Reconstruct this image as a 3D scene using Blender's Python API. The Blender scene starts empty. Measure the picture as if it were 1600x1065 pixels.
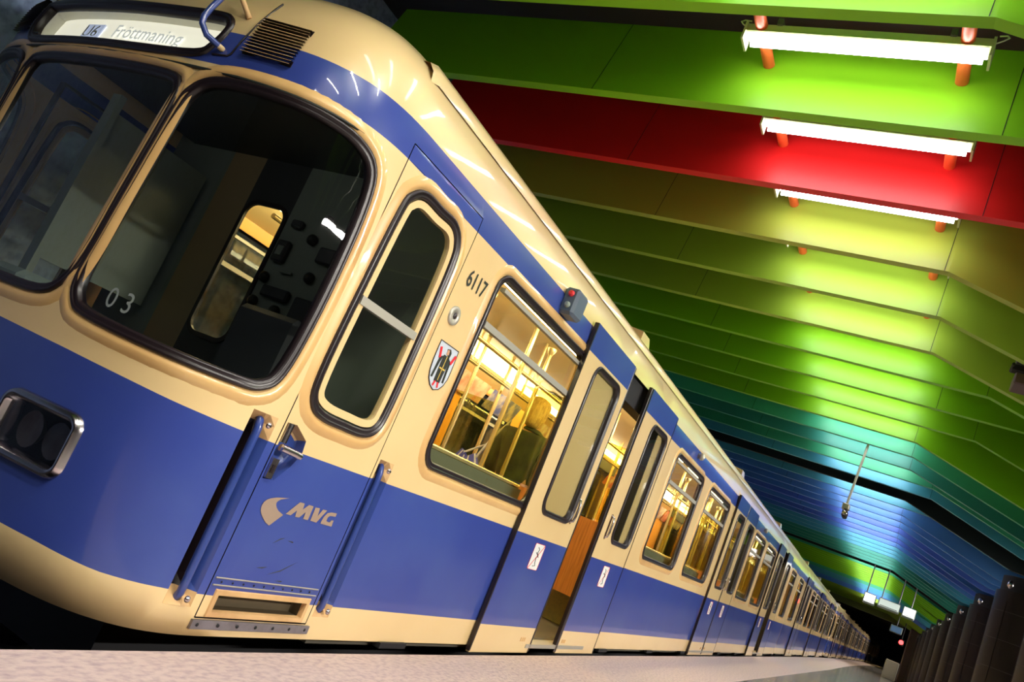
import bpy, math, random
from math import sin, cos, pi, sqrt, hypot
from mathutils import Vector, Matrix
from mathutils.geometry import delaunay_2d_cdt
random.seed(7)
C = bpy.context.scene.collection
SC = bpy.context.scene
S = 0.83          # survey unit -> metre
H = 1.0           # eye above platform in survey units (survey origin = the eye)

# ------------------------------------------------------------------ camera
def rodr(w):
    th = Vector(w).length
    return Matrix.Rotation(th, 3, Vector(w).normalized())
Rc = rodr((-0.28062, 0.46780, 0.33943)) @ Matrix(((0, -1, 0), (0, 0, -1), (1, 0, 0)))   # world -> (right, down, forward)
cd = bpy.data.cameras.new('camera'); cam = bpy.data.objects.new('camera', cd); C.objects.link(cam)
cd.sensor_width = 36; cd.lens = 1249.1 / 1600 * 36; cd.clip_start = 0.02; cd.clip_end = 400
M = Matrix((Rc[0], -Rc[1], -Rc[2])).transposed()
cam.matrix_world = Matrix.Translation((0, 0, H * S)) @ M.to_4x4()
SC.camera = cam

# ------------------------------------------------------------------ world, exposure, tube radiance, added fill lights
SC.view_settings.view_transform = 'Standard'; SC.view_settings.look = 'None'
SC.view_settings.gamma = 1; SC.view_settings.use_curve_mapping = False
SC.view_settings.exposure = 0.58
w = bpy.data.worlds.new('world'); SC.world = w; w.use_nodes = True
w.node_tree.nodes['Background'].inputs[0].default_value = (0.30, 0.36, 0.5, 1)
w.node_tree.nodes['Background'].inputs[1].default_value = 0.03
SC.cycles.max_bounces = 7; SC.cycles.diffuse_bounces = 3; SC.cycles.glossy_bounces = 4
SC.cycles.transparent_max_bounces = 12; SC.cycles.transmission_bounces = 4
SC.cycles.caustics_reflective = False; SC.cycles.caustics_refractive = False
SC.cycles.sample_clamp_indirect = 6
TUBE = 16.0       # radiance of the hall's fluorescent tubes
FILL_GAIN = 1.0

def area(name, loc, size, power, col=(1, .97, .9), rot=(0, 0, 0)):
    l = bpy.data.lights.new(name, 'AREA'); l.shape = 'RECTANGLE'; l.size = size[0] * S; l.size_y = size[1] * S
    l.energy = power; l.color = col
    o = bpy.data.objects.new(name, l); C.objects.link(o)
    o.location = (loc[0] * S, loc[1] * S, (loc[2] + H) * S); o.rotation_euler = rot
    return o
# unseen fill lights added overhead and behind the eye to brighten the train
for lx, ly, lz, p in ((-2.6, .6, 3.4, 24), (-1.2, .6, 3.4, 24), (.4, .2, 3.4, 30), (1.9, -.2, 3.4, 50)):
    area('fill_light', (lx, ly, lz), (.035, 1.6), p * FILL_GAIN, (1, .94, .84), (0, math.radians(-6), 0)).data.spread = math.radians(140)
for lx, ln, p in ((3.5, 3.0, 34), (10.0, 8.0, 80), (22.0, 14.0, 130), (40.0, 20.0, 170), (75.0, 50.0, 240)):  # unseen fill strips added across the platform, aimed at the train side
    a_ = area('fill_light', (lx, -3.9, 2.2), (ln, .08), p * FILL_GAIN, (1, .94, .85), (math.radians(70), 0, 0)); a_.data.spread = math.radians(80)

# ------------------------------------------------------------------ materials
def mat(name, col, rough=.5, metal=0, coat=0, spec=.5, noise=None, bump=None, emit=None, streak=None):
    """noise=(scale, amount, colour2): mottling; bump=(scale,strength)"""
    m = bpy.data.materials.new(name); m.use_nodes = True
    nt = m.node_tree; b = nt.nodes['Principled BSDF']
    b.inputs['Base Color'].default_value = (*col, 1); b.inputs['Roughness'].default_value = rough
    b.inputs['Metallic'].default_value = metal; b.inputs['Coat Weight'].default_value = coat
    b.inputs['Coat Roughness'].default_value = .04
    b.inputs['Specular IOR Level'].default_value = spec
    tc = nt.nodes.new('ShaderNodeTexCoord')
    if noise:
        sc, amt, c2 = noise
        n = nt.nodes.new('ShaderNodeTexNoise'); n.inputs['Scale'].default_value = sc; n.inputs['Detail'].default_value = 6
        mp = nt.nodes.new('ShaderNodeMapping'); nt.links.new(tc.outputs['Object'], mp.inputs[0]); nt.links.new(mp.outputs[0], n.inputs['Vector'])
        if streak: mp.inputs['Scale'].default_value = streak
        cr = nt.nodes.new('ShaderNodeValToRGB'); cr.color_ramp.elements[0].position = .42; cr.color_ramp.elements[1].position = .72
        cr.color_ramp.elements[0].color = (*col, 1)
        cr.color_ramp.elements[1].color = tuple(a * (1 - amt) + q * amt for a, q in zip(col, c2)) + (1,)
        nt.links.new(n.outputs['Fac'], cr.inputs[0]); nt.links.new(cr.outputs[0], b.inputs['Base Color'])
    if bump:
        n2 = nt.nodes.new('ShaderNodeTexNoise'); n2.inputs['Scale'].default_value = bump[0]; n2.inputs['Detail'].default_value = 5
        bp = nt.nodes.new('ShaderNodeBump'); bp.inputs['Strength'].default_value = bump[1]; bp.inputs['Distance'].default_value = .01
        nt.links.new(tc.outputs['Object'], n2.inputs['Vector']); nt.links.new(n2.outputs['Fac'], bp.inputs['Height']); nt.links.new(bp.outputs[0], b.inputs['Normal'])
    if emit:
        b.inputs['Emission Color'].default_value = (*emit[0], 1); b.inputs['Emission Strength'].default_value = emit[1]
    return m
def glass(name, tint=(.9, .93, .9), refl=(1, 1, 1), mixmin=.02):
    m = bpy.data.materials.new(name); m.use_nodes = True; nt = m.node_tree; nt.nodes.clear()
    o = nt.nodes.new('ShaderNodeOutputMaterial'); mx = nt.nodes.new('ShaderNodeMixShader')
    t = nt.nodes.new('ShaderNodeBsdfTransparent'); g = nt.nodes.new('ShaderNodeBsdfGlossy'); f = nt.nodes.new('ShaderNodeFresnel')
    t.inputs[0].default_value = (*tint, 1); g.inputs[0].default_value = (*refl, 1); g.inputs['Roughness'].default_value = .015
    ge = nt.nodes.new('ShaderNodeNewGeometry'); mm = nt.nodes.new('ShaderNodeMapRange')
    mm.inputs['To Min'].default_value = 1.5; mm.inputs['To Max'].default_value = 1 / 1.5
    nt.links.new(ge.outputs['Backfacing'], mm.inputs['Value']); nt.links.new(mm.outputs['Result'], f.inputs[0])
    nt.links.new(f.outputs[0], mx.inputs[0]); nt.links.new(t.outputs[0], mx.inputs[1]); nt.links.new(g.outputs[0], mx.inputs[2]); nt.links.new(mx.outputs[0], o.inputs[0])
    return m
def emis(name, col, st):
    m = bpy.data.materials.new(name); m.use_nodes = True; nt = m.node_tree; nt.nodes.clear()
    o = nt.nodes.new('ShaderNodeOutputMaterial'); e = nt.nodes.new('ShaderNodeEmission')
    e.inputs[0].default_value = (*col, 1); e.inputs[1].default_value = st; nt.links.new(e.outputs[0], o.inputs[0]); return m

CREAM = mat('cream_paint', (.78, .58, .29), .32, coat=.6, noise=(1.6, .35, (.66, .42, .18)))
RIM = mat('stained_cream_paint', (.74, .47, .19), .34, coat=.5, noise=(3, .6, (.52, .27, .09)))
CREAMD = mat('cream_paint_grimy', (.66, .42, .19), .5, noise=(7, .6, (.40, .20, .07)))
BLUE = mat('blue_paint', (.034, .060, .30), .30, coat=.6, noise=(2.2, .4, (.07, .12, .36)))
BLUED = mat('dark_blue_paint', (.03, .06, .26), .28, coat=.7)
BLACK = mat('black_rubber_and_shade', (.014, .008, .010), .35, spec=.6)
DARK = mat('dark_metal', (.006, .006, .008), .7)
CHROME = mat('chrome', (.62, .57, .60), .22, metal=1)
ALU = mat('aluminium', (.50, .48, .41), .5, metal=.7)
STEEL = mat('worn_steel', (.30, .29, .32), .4, metal=.8, noise=(14, .5, (.12, .1, .1)))
PANE = glass('window_glass', (.86, .88, .80))
WPANE = glass('windscreen_glass', (.62, .66, .66))
TAN = mat('tan_interior_panel', (.74, .52, .22), .4)
LINING = mat('interior_lining', (.72, .50, .20), .4)
ORANGE = mat('orange_interior_panel', (.80, .36, .06), .35)
CEILI = mat('interior_ceiling', (.78, .57, .27), .45)
FLOORI = mat('interior_floor', (.10, .09, .07), .6)
SEAT = mat('seat_cover', (.26, .24, .09), .7, noise=(30, .5, (.14, .15, .08)))
WOODM = mat('orange_wood', (.62, .24, .05), .35, noise=(5, .8, (.36, .12, .02)), streak=(14, 14, .8))
BRASSP = mat('satin_pole', (.80, .66, .36), .25, metal=.7)
CABG = mat('cab_grey', (.26, .31, .27), .5)
CABD = mat('cab_dark', (.05, .055, .06), .5)
CABB = mat('cab_beige', (.42, .32, .18), .5)
INLIGHT = emis('saloon_light', (1, .84, .48), 16.0)
LETW = mat('white_lettering', (.75, .76, .74), .5)
LETG = mat('gold_grey_lettering', (.33, .24, .18), .45)
LETK = mat('black_lettering', (.02, .025, .02), .5)
LETB = mat('faded_sign_letter', (.55, .58, .62), .5, emit=((.80, .82, .86), .42))
LETB2 = mat('faded_sign_blue', (.40, .45, .66), .5, emit=((.55, .62, .9), .45))
SIGNW = mat('sign_glow', (.8, .8, .76), .4, emit=((1, .95, .84), .62))
RED = mat('red_mark', (.75, .03, .04), .4)
SKIN = mat('skin', (.55, .30, .18), .5)
WHITE = mat('white_enamel', (.8, .78, .66), .4)

# ------------------------------------------------------------------ mesh helpers (survey coordinates in, metres out)
class MB:
    def __init__(s): s.v = []; s.f = []; s.m = []; s.sm = []
    def add(s, vs, fs, m=0, smooth=False):
        b = len(s.v); s.v += [tuple(p) for p in vs]
        for i, f in enumerate(fs):
            s.f.append(tuple(b + k for k in f)); s.m.append(m[i] if isinstance(m, list) else m); s.sm.append(smooth)
        return s
    def box(s, x0, x1, y0, y1, z0, z1, m=0, bev=0):
        if bev:
            return s.rbox(x0, x1, y0, y1, z0, z1, bev, m)
        vs = [(x, y, z) for x in (x0, x1) for y in (y0, y1) for z in (z0, z1)]
        return s.add(vs, [(0, 1, 3, 2), (4, 6, 7, 5), (0, 4, 5, 1), (2, 3, 7, 6), (0, 2, 6, 4), (1, 5, 7, 3)], m)
    def rbox(s, x0, x1, y0, y1, z0, z1, r, m=0):
        # octagonal-section bevelled box: bevel all vertical and horizontal edges by r
        X = (x0, x0 + r, x1 - r, x1); Y = (y0, y0 + r, y1 - r, y1); Z = (z0, z0 + r, z1 - r, z1)
        vs = []; idx = {}
        for i in range(4):
            for j in range(4):
                for k in range(4):
                    e = (i in (0, 3)) + (j in (0, 3)) + (k in (0, 3))
                    if e == 1: idx[i, j, k] = len(vs); vs.append((X[i], Y[j], Z[k]))
        fs = []
        for i in (0, 3): fs.append(tuple(idx[i, j, k] for j, k in ((1, 1), (2, 1), (2, 2), (1, 2))))
        for j in (0, 3): fs.append(tuple(idx[i, j, k] for i, k in ((1, 1), (2, 1), (2, 2), (1, 2))))
        for k in (0, 3): fs.append(tuple(idx[i, j, k] for i, j in ((1, 1), (2, 1), (2, 2), (1, 2))))
        n = {0: 1, 3: 2}
        for i in (0, 3):
            for j in (0, 3): fs.append((idx[i, n[j], 1], idx[i, n[j], 2], idx[n[i], j, 2], idx[n[i], j, 1]))
            for k in (0, 3): fs.append((idx[i, 1, n[k]], idx[i, 2, n[k]], idx[n[i], 2, k], idx[n[i], 1, k]))
        for j in (0, 3):
            for k in (0, 3): fs.append((idx[1, j, n[k]], idx[2, j, n[k]], idx[2, n[j], k], idx[1, n[j], k]))
        for i in (0, 3):
            for j in (0, 3):
                for k in (0, 3): fs.append((idx[i, n[j], n[k]], idx[n[i], j, n[k]], idx[n[i], n[j], k]))
        return s.add(vs, fs, m)
    def tube(s, pts, r, n=10, m=0, caps=True, closed=False):
        pts = [Vector(p) for p in pts]; L = len(pts); rings = []
        rr = r if isinstance(r, (list, tuple)) else [r] * L
        up = None
        for i, p in enumerate(pts):
            if closed: d = (pts[(i + 1) % L] - pts[i - 1])
            else: d = (pts[min(i + 1, L - 1)] - pts[max(i - 1, 0)])
            d.normalize()
            if up is None: up = d.orthogonal().normalized()
            up = (up - d * up.dot(d)).normalized(); sd = d.cross(up)
            rings.append([p + (up * cos(2 * pi * k / n) + sd * sin(2 * pi * k / n)) * rr[i] for k in range(n)])
        vs = [q for rg in rings for q in rg]; fs = []
        for i in range(L if closed else L - 1):
            a = i * n; b = ((i + 1) % L) * n
            for k in range(n): fs.append((a + k, a + (k + 1) % n, b + (k + 1) % n, b + k))
        s.add(vs, fs, m, True)
        if caps and not closed: s.add(rings[0], [tuple(range(n))[::-1]], m); s.add(rings[-1], [tuple(range(n))], m)
        return s
    def lathe(s, c, prof, axis='z', n=20, m=0):
        vs = []; fs = []
        for r, h in prof:
            for k in range(n):
                a = 2 * pi * k / n; u, v = r * cos(a), r * sin(a)
                vs.append({'z': (c[0] + u, c[1] + v, c[2] + h), 'y': (c[0] + u, c[1] + h, c[2] + v), 'x': (c[0] + h, c[1] + u, c[2] + v)}[axis])
        for i in range(len(prof) - 1):
            for k in range(n): fs.append((i * n + k, i * n + (k + 1) % n, (i + 1) * n + (k + 1) % n, (i + 1) * n + k))
        s.add(vs, fs, m, True)
        s.add(vs[:n], [tuple(range(n))[::-1]], m); s.add(vs[-n:], [tuple(range(n))], m)
        return s
    def prism(s, poly, fa, fb, m=0, ms=None):
        """poly 2D; fa,fb map (u,v)->xyz for front and back"""
        n = len(poly); A = [fa(*p) for p in poly]; B = [fb(*p) for p in poly]
        s.add(A + B, [tuple(range(n)), tuple(range(2 * n - 1, n - 1, -1))] + [(i, (i + 1) % n, n + (i + 1) % n, n + i)[::-1] for i in range(n)], m)
        return s
    def build(s, name, mats, parent=None, origin=None, subsurf=0):
        me = bpy.data.meshes.new(name)
        org = origin or (parent['_org'] if parent is not None else (0, 0, -H))
        me.from_pydata([((p[0] - org[0]) * S, (p[1] - org[1]) * S, (p[2] - org[2]) * S) for p in s.v], [], s.f)
        if not isinstance(mats, (list, tuple)): mats = [mats]
        for q in mats: me.materials.append(q)
        me.polygons.foreach_set('material_index', s.m); me.polygons.foreach_set('use_smooth', s.sm)
        me.update()
        o = bpy.data.objects.new(name, me); C.objects.link(o)
        if parent is not None: o.parent = parent; o['_org'] = list(parent['_org'])
        else: o.location = (org[0] * S, org[1] * S, (org[2] + H) * S); o['_org'] = list(org)
        return o
def thing(name, label, cat, org, group=None):
    o = bpy.data.objects.new(name, None); C.objects.link(o); o.empty_display_size = .1
    o.location = (org[0] * S, org[1] * S, (org[2] + H) * S); o['_org'] = list(org)
    o['label'] = label; o['category'] = cat
    if group: o['group'] = group
    return o
def tag(o, label, cat, group=None):
    o['label'] = label; o['category'] = cat
    if group: o['group'] = group
    return o
def struct(o): o['kind'] = 'structure'; return o

def inside(p, poly):
    x, y = p; c = False; n = len(poly); j = n - 1
    for i in range(n):
        xi, yi = poly[i]; xj, yj = poly[j]
        if (yi > y) != (yj > y) and x < (xj - xi) * (y - yi) / (yj - yi) + xi: c = not c
        j = i
    return c
def rrect(x0, x1, z0, z1, r, n=6):
    out = []
    rs = r if isinstance(r, (list, tuple)) else [r] * 4     # bl, br, tr, tl
    for (cx, cz, a0), q in zip(((x0, z0, pi), (x1, z0, 1.5 * pi), (x1, z1, 0), (x0, z1, .5 * pi)), rs):
        ccx = cx + (q if cx == x0 else -q); ccz = cz + (q if cz == z0 else -q)
        for k in range(n + 1): a = a0 + k * pi / 2 / n; out.append((ccx + q * cos(a), ccz + q * sin(a)))
    return out
def smooth_poly(P, n=6):
    out = []; L = len(P)
    for i in range(L):
        a, b, c, d = P[i - 1], P[i], P[(i + 1) % L], P[(i + 2) % L]
        for j in range(n):
            t = j / n
            out.append(tuple(.5 * ((2 * b[k]) + (-a[k] + c[k]) * t + (2 * a[k] - 5 * b[k] + 4 * c[k] - d[k]) * t * t + (-a[k] + 3 * b[k] - 3 * c[k] + d[k]) * t ** 3) for k in (0, 1)))
    return out
def ccw(P):
    a = sum(P[i][0] * P[(i + 1) % len(P)][1] - P[(i + 1) % len(P)][0] * P[i][1] for i in range(len(P)))
    return P if a > 0 else P[::-1]
def offset(P, d):
    """offset a ccw polygon outward by d"""
    out = []; n = len(P)
    for i in range(n):
        e1 = Vector((P[i][0] - P[i - 1][0], P[i][1] - P[i - 1][1])); e2 = Vector((P[(i + 1) % n][0] - P[i][0], P[(i + 1) % n][1] - P[i][1]))
        if e1.length < 1e-9: e1 = e2
        if e2.length < 1e-9: e2 = e1
        n1 = Vector((e1.y, -e1.x)).normalized(); n2 = Vector((e2.y, -e2.x)).normalized()
        m = (n1 + n2); m.normalize(); k = 1 / max(.5, m.dot(n1))
        out.append((P[i][0] + m.x * d * k, P[i][1] + m.y * d * k))
    return out
def sheet(mb, outer, holes, lines, grid, fmap, matf, smooth=True, flip=False):
    """triangulated sheet in a 2D domain with holes and colour boundaries"""
    vs = []; es = []
    def loop(P, closed=True):
        b = len(vs); vs.extend(Vector(p) for p in P); n = len(P)
        for i in range(n if closed else n - 1): es.append((b + i, b + (i + 1) % n))
    loop(outer)
    for h in holes: loop(h)
    for l in lines: loop(l, False)
    for g in grid: vs.append(Vector(g))
    V, E, F, *_ = delaunay_2d_cdt(vs, es, [], 0, 1e-5)
    bb = [(min(p[0] for p in h), max(p[0] for p in h), min(p[1] for p in h), max(p[1] for p in h)) for h in holes]
    fs = []; ms = []
    for f in F:
        c = ((V[f[0]][0] + V[f[1]][0] + V[f[2]][0]) / 3, (V[f[0]][1] + V[f[1]][1] + V[f[2]][1]) / 3)
        if not inside(c, outer): continue
        if any(b[0] < c[0] < b[1] and b[2] < c[1] < b[3] and inside(c, h) for b, h in zip(bb, holes)): continue
        a = (V[f[1]] - V[f[0]]).cross(V[f[2]] - V[f[0]])
        f = list(f)
        if (a < 0) != flip: f = f[::-1]
        fs.append(tuple(f)); ms.append(matf(*c))
    mb.add([fmap(p[0], p[1]) for p in V], fs, ms, smooth)

# ------------------------------------------------------------------ car body surface
PLN = [(1.97, 3.70), (1.975, 3.5), (1.99, 3.25), (2.015, 3.0), (2.05, 2.8), (2.10, 2.63), (2.16, 2.51), (2.24, 2.42), (2.34, 2.355), (2.48, 2.315), (2.65, 2.30)]
def _cr():
    out = []; Q = [(PLN[1][0], 3.9)] + PLN + [(2.8, 2.3)]
    for i in range(1, len(Q) - 2):
        a, b, c, d = Q[i - 1:i + 3]
        for j in range(12):
            t = j / 12
            out.append(tuple(.5 * ((2 * b[k]) + (-a[k] + c[k]) * t + (2 * a[k] - 5 * b[k] + 4 * c[k] - d[k]) * t * t + (-a[k] + 3 * b[k] - 3 * c[k] + d[k]) * t ** 3) for k in (0, 1)))
    return out + [PLN[-1]]
PC = _cr(); SA = [0]
for i in range(1, len(PC)): SA.append(SA[-1] + hypot(PC[i][0] - PC[i - 1][0], PC[i][1] - PC[i - 1][1]))
T1 = SA[-1]
def lerp1(x, X, Y):
    if x <= X[0]: return Y[0]
    for i in range(1, len(X)):
        if x <= X[i]: return Y[i - 1] + (Y[i] - Y[i - 1]) * (x - X[i - 1]) / (X[i] - X[i - 1])
    return Y[-1]
PX = [p[0] for p in PC]; PY = [p[1] for p in PC]
PROF = [(0, 1.2), (.004, 1.32), (.018, 1.43), (.045, 1.53), (.09, 1.62), (.16, 1.71), (.27, 1.80), (.43, 1.875), (.68, 1.94), (1.0, 1.985), (1.36, 2.005)]
PV = [1.2]
for i in range(1, len(PROF)): PV.append(PV[-1] + hypot(PROF[i][0] - PROF[i - 1][0], PROF[i][1] - PROF[i - 1][1]))
PI_ = [p[0] for p in PROF]; PZ = [p[1] for p in PROF]; VMAX = PV[-1]
def SF(t, v, h=0):
    """body surface: t along the plan outline from the nose centre, v up the side; h = height off the surface"""
    def base(t, v):
        if v <= 1.2: ins, z = 0, v
        else: ins, z = lerp1(v, PV, PI_), lerp1(v, PV, PZ)
        s_ = abs(t)
        if s_ >= T1: x, y = 2.65 + s_ - T1, 2.3
        else: x, y = lerp1(s_, SA, PX), lerp1(s_, SA, PY)
        if t < 0: y = 7.4 - y
        y = 3.7 + (y - 3.7) * (1 - ins / 1.4)
        if x < 3.2: x = 3.2 - (3.2 - x) * (1 - ins * .85)
        return Vector((x, y, z))
    p = base(t, v)
    if h:
        e = .004
        du = base(t + e, v) - base(t - e, v); dv = base(t, v + e) - base(t, v - e)
        n = du.cross(dv); n.normalize(); p = p + n * h
    return p
def tx(X): return X - 2.65 + T1
L_END = 23.45; TE = tx(L_END)
BELT = [(0, -.095), (.29, -.099), (.71, -.11), (1.05, -.124), (1.25, -.134), (1.55, -.142), (1.9, -.148), (TE, -.148)]
LOWS = [(0, -.785), (1.0, -.786), (1.27, -.797), (1.5, -.79), (TE, -.796)]
def band(v, lst, t): return lerp1(abs(t), [p[0] for p in lst], [p[1] for p in lst])
V0, TS0, TS1 = -.957, 1.215, 1.383
def paint(t, v):
    if v < band(v, LOWS, t): return 0
    if v < band(v, BELT, t): return 1
    if v < TS0: return 0
    if v < TS1: return 1
    return 0
def mirror(P): return [(-a, b) for a, b in P][::-1]
def ring(mb, P, prof, fmap, m=0, smooth=True):
    """sweep a section prof [(outward offset, height)] round the loop P (ccw)"""
    n = len(P); loops = [[fmap(*q, h) for q in offset(P, o)] for o, h in prof]
    vs = [p for l in loops for p in l]; fs = []
    for i in range(len(prof) - 1):
        for k in range(n): fs.append((i * n + k, i * n + (k + 1) % n, (i + 1) * n + (k + 1) % n, (i + 1) * n + k))
    mb.add(vs, fs, m, smooth)
GASK = [(-.024, -.03), (-.022, .004), (-.011, .012), (-.002, .005), (.003, .013), (.012, .015), (.019, .008), (.021, -.004)]
FLNG = [(.020, -.002), (.034, .010), (.050, .011), (.070, .004), (.085, -.003)]
def fill(mb, P, fmap, h, m=0):
    c = (sum(p[0] for p in P) / len(P), sum(p[1] for p in P) / len(P))
    grid = []
    x0, x1 = min(p[0] for p in P), max(p[0] for p in P); z0, z1 = min(p[1] for p in P), max(p[1] for p in P)
    if x1 - x0 > .3:
        gx = x0 + .07
        while gx < x1 - .03:
            gz = z0 + .1
            while gz < z1 - .03:
                if inside((gx, gz), P): grid.append((gx, gz))
                gz += .15
            gx += .07
    sheet(mb, P, [], [], grid, lambda a, b: fmap(a, b, h), lambda a, b: m, True)
def window(parent, P, fmap, pane, name='window', flange=True, bar=None, sash=None, gm=None):
    g = MB(); ring(g, P, GASK, fmap); f = g.build(name, gm or BLACK, parent)
    if flange:
        q = MB(); ring(q, P, FLNG, fmap); q.build('frame_rim', RIM, f)
    q = MB(); fill(q, offset(P, -.02), fmap, -.012); pn = q.build('pane', pane, f)
    if bar is not None:
        z0, z1, x0, x1 = bar
        q = MB(); q.prism([(x0, z0), (x1, z0), (x1, z1), (x0, z1)], lambda a, b: fmap(a, b, .006), lambda a, b: fmap(a, b, -.03)); q.build('sash_bar', ALU, f)
    if sash is not None:
        q = MB(); ring(q, offset(P, -.03), [(0, -.03), (0, 0), (-.035, 0), (-.035, -.03)], fmap, smooth=False); q.build('inner_frame', sash, f)
    return f
def text_mesh(s_, font_off=.0, shear=0, xs=1.0):
    cu = bpy.data.curves.new('t', 'FONT'); cu.body = s_; cu.size = 1; cu.offset = font_off; cu.shear = shear; cu.resolution_u = 4
    o = bpy.data.objects.new('t', cu); C.objects.link(o); bpy.context.view_layer.update()
    me = o.to_mesh(); vs = [(v.co.x * xs, v.co.y) for v in me.vertices]; fs = [tuple(p.vertices) for p in me.polygons]
    o.to_mesh_clear(); bpy.data.objects.remove(o); bpy.data.curves.remove(cu)
    x0 = min(v[0] for v in vs); x1 = max(v[0] for v in vs); y0 = min(v[1] for v in vs); y1 = max(v[1] for v in vs)
    return [((a - x0) / (x1 - x0), (b - y0) / (y1 - y0)) for a, b in vs], fs
def lettering(parent, s_, x0, x1, z0, z1, fmap, h, m, name='lettering', off=.0, shear=0, flipx=False):
    vs, fs = text_mesh(s_, off, shear)
    mb = MB(); mb.add([fmap(x0 + (x1 - x0) * a, z0 + (z1 - z0) * b, h) for a, b in vs], fs)
    return mb.build(name, m, parent)

def side(sgn):
    """flat-side map for X,Z on near (+1) or far (-1) side"""
    if sgn > 0: return lambda X, z, h=0: SF(tx(X), z, h)
    return lambda X, z, h=0: SF(-tx(X), z, h)

def recess(mb, P, depth, fmap, zpaint, shrink=.8, steps=3):
    cx = sum(p[0] for p in P) / len(P); cz = sum(p[1] for p in P) / len(P); n = len(P)
    loops = []
    for i in range(steps + 1):
        a = i / steps; k = 1 - (1 - shrink) * a; d = depth * sin(a * pi / 2)
        loops.append([(cx + (p[0] - cx) * k, cz + (p[1] - cz) * k, -d) for p in P])
    vs = [p for l in loops for p in l]; fs = []; ms = []
    for i in range(steps):
        for k in range(n):
            fs.append((i * n + k, i * n + (k + 1) % n, (i + 1) * n + (k + 1) % n, (i + 1) * n + k)[::-1])
            ms.append(zpaint(vs[i * n + k][0], vs[i * n + k][1]))
    b = steps * n; fs.append(tuple(b + k for k in range(n))[::-1]); ms.append(zpaint(cx, cz))
    mb.add([fmap(*v) for v in vs], fs, ms, False)

def paintX(X, z): return paint(tx(X), z)
# ------------------------------------------------------------------ outlines on the body
WSR = ccw(smooth_poly([(.737, 1.131), (.663, 1.076), (.635, .97), (.614, .567), (.60, .20), (.637, .085), (.737, .045), (1.108, .027), (1.42, .03), (1.53, .052), (1.585, .13), (1.61, .35), (1.615, .65), (1.60, .93), (1.555, 1.072), (1.441, 1.132), (1.254, 1.152), (1.024, 1.155), (.85, 1.15)], 4))
WSC = ccw(smooth_poly([(.48, 1.125), (.575, 1.08), (.59, .97), (.575, .567), (.565, .271), (.52, .128), (.415, .065), (.141, .055), (-.141, .055), (-.415, .065), (-.52, .128), (-.565, .271), (-.575, .567), (-.59, .97), (-.575, 1.08), (-.48, 1.125), (0, 1.13)], 4))
DEST = ccw(smooth_poly([(-.74, 1.455), (-.3, 1.458), (.3, 1.461), (.58, 1.464), (.656, 1.44), (.674, 1.39), (.644, 1.30), (.56, 1.245), (.2, 1.225), (-.3, 1.222), (-.66, 1.222), (-.75, 1.245), (-.785, 1.32), (-.78, 1.42)], 4))
HLR = rrect(.575, .965, -.565, -.33, .05)
CDOOR = (2.585, 3.305, -.885, 1.297)
D_HOLE = [(6.04, 7.44), (12.24, 14.20), (19.04, 20.44)]
WINS = [(3.69, 5.20), (8.32, 9.80), (10.28, 11.80), (14.66, 16.06), (16.47, 17.88), (21.7, 22.9)]

MVG = {'C': [(2.809, -0.341), (2.730, -0.352), (2.700, -0.361), (2.681, -0.370), (2.669, -0.382), (2.666, -0.395), (2.667, -0.407), (2.672, -0.419), (2.684, -0.432), (2.700, -0.444), (2.729, -0.462), (2.761, -0.473), (2.817, -0.416), (2.777, -0.404), (2.759, -0.394), (2.748, -0.384), (2.744, -0.375), (2.747, -0.366), (2.762, -0.355)],
'M': [(2.829, -0.409), (2.887, -0.346), (2.921, -0.346), (2.925, -0.374), (2.953, -0.347), (2.987, -0.348), (2.989, -0.413), (2.954, -0.413), (2.952, -0.381), (2.924, -0.411), (2.896, -0.412), (2.891, -0.383), (2.864, -0.410)],
'V': [(3.003, -0.350), (3.036, -0.349), (3.043, -0.385), (3.061, -0.351), (3.093, -0.350), (3.053, -0.415), (3.007, -0.413)],
'G': [(3.173, -0.352), (3.171, -0.368), (3.128, -0.371), (3.119, -0.380), (3.118, -0.397), (3.135, -0.400), (3.150, -0.399), (3.150, -0.389), (3.171, -0.387), (3.173, -0.417), (3.086, -0.415), (3.084, -0.405), (3.090, -0.379), (3.104, -0.361), (3.129, -0.354)],
}
CAR_ORG = (12.71, 3.7, -1.95)
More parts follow.
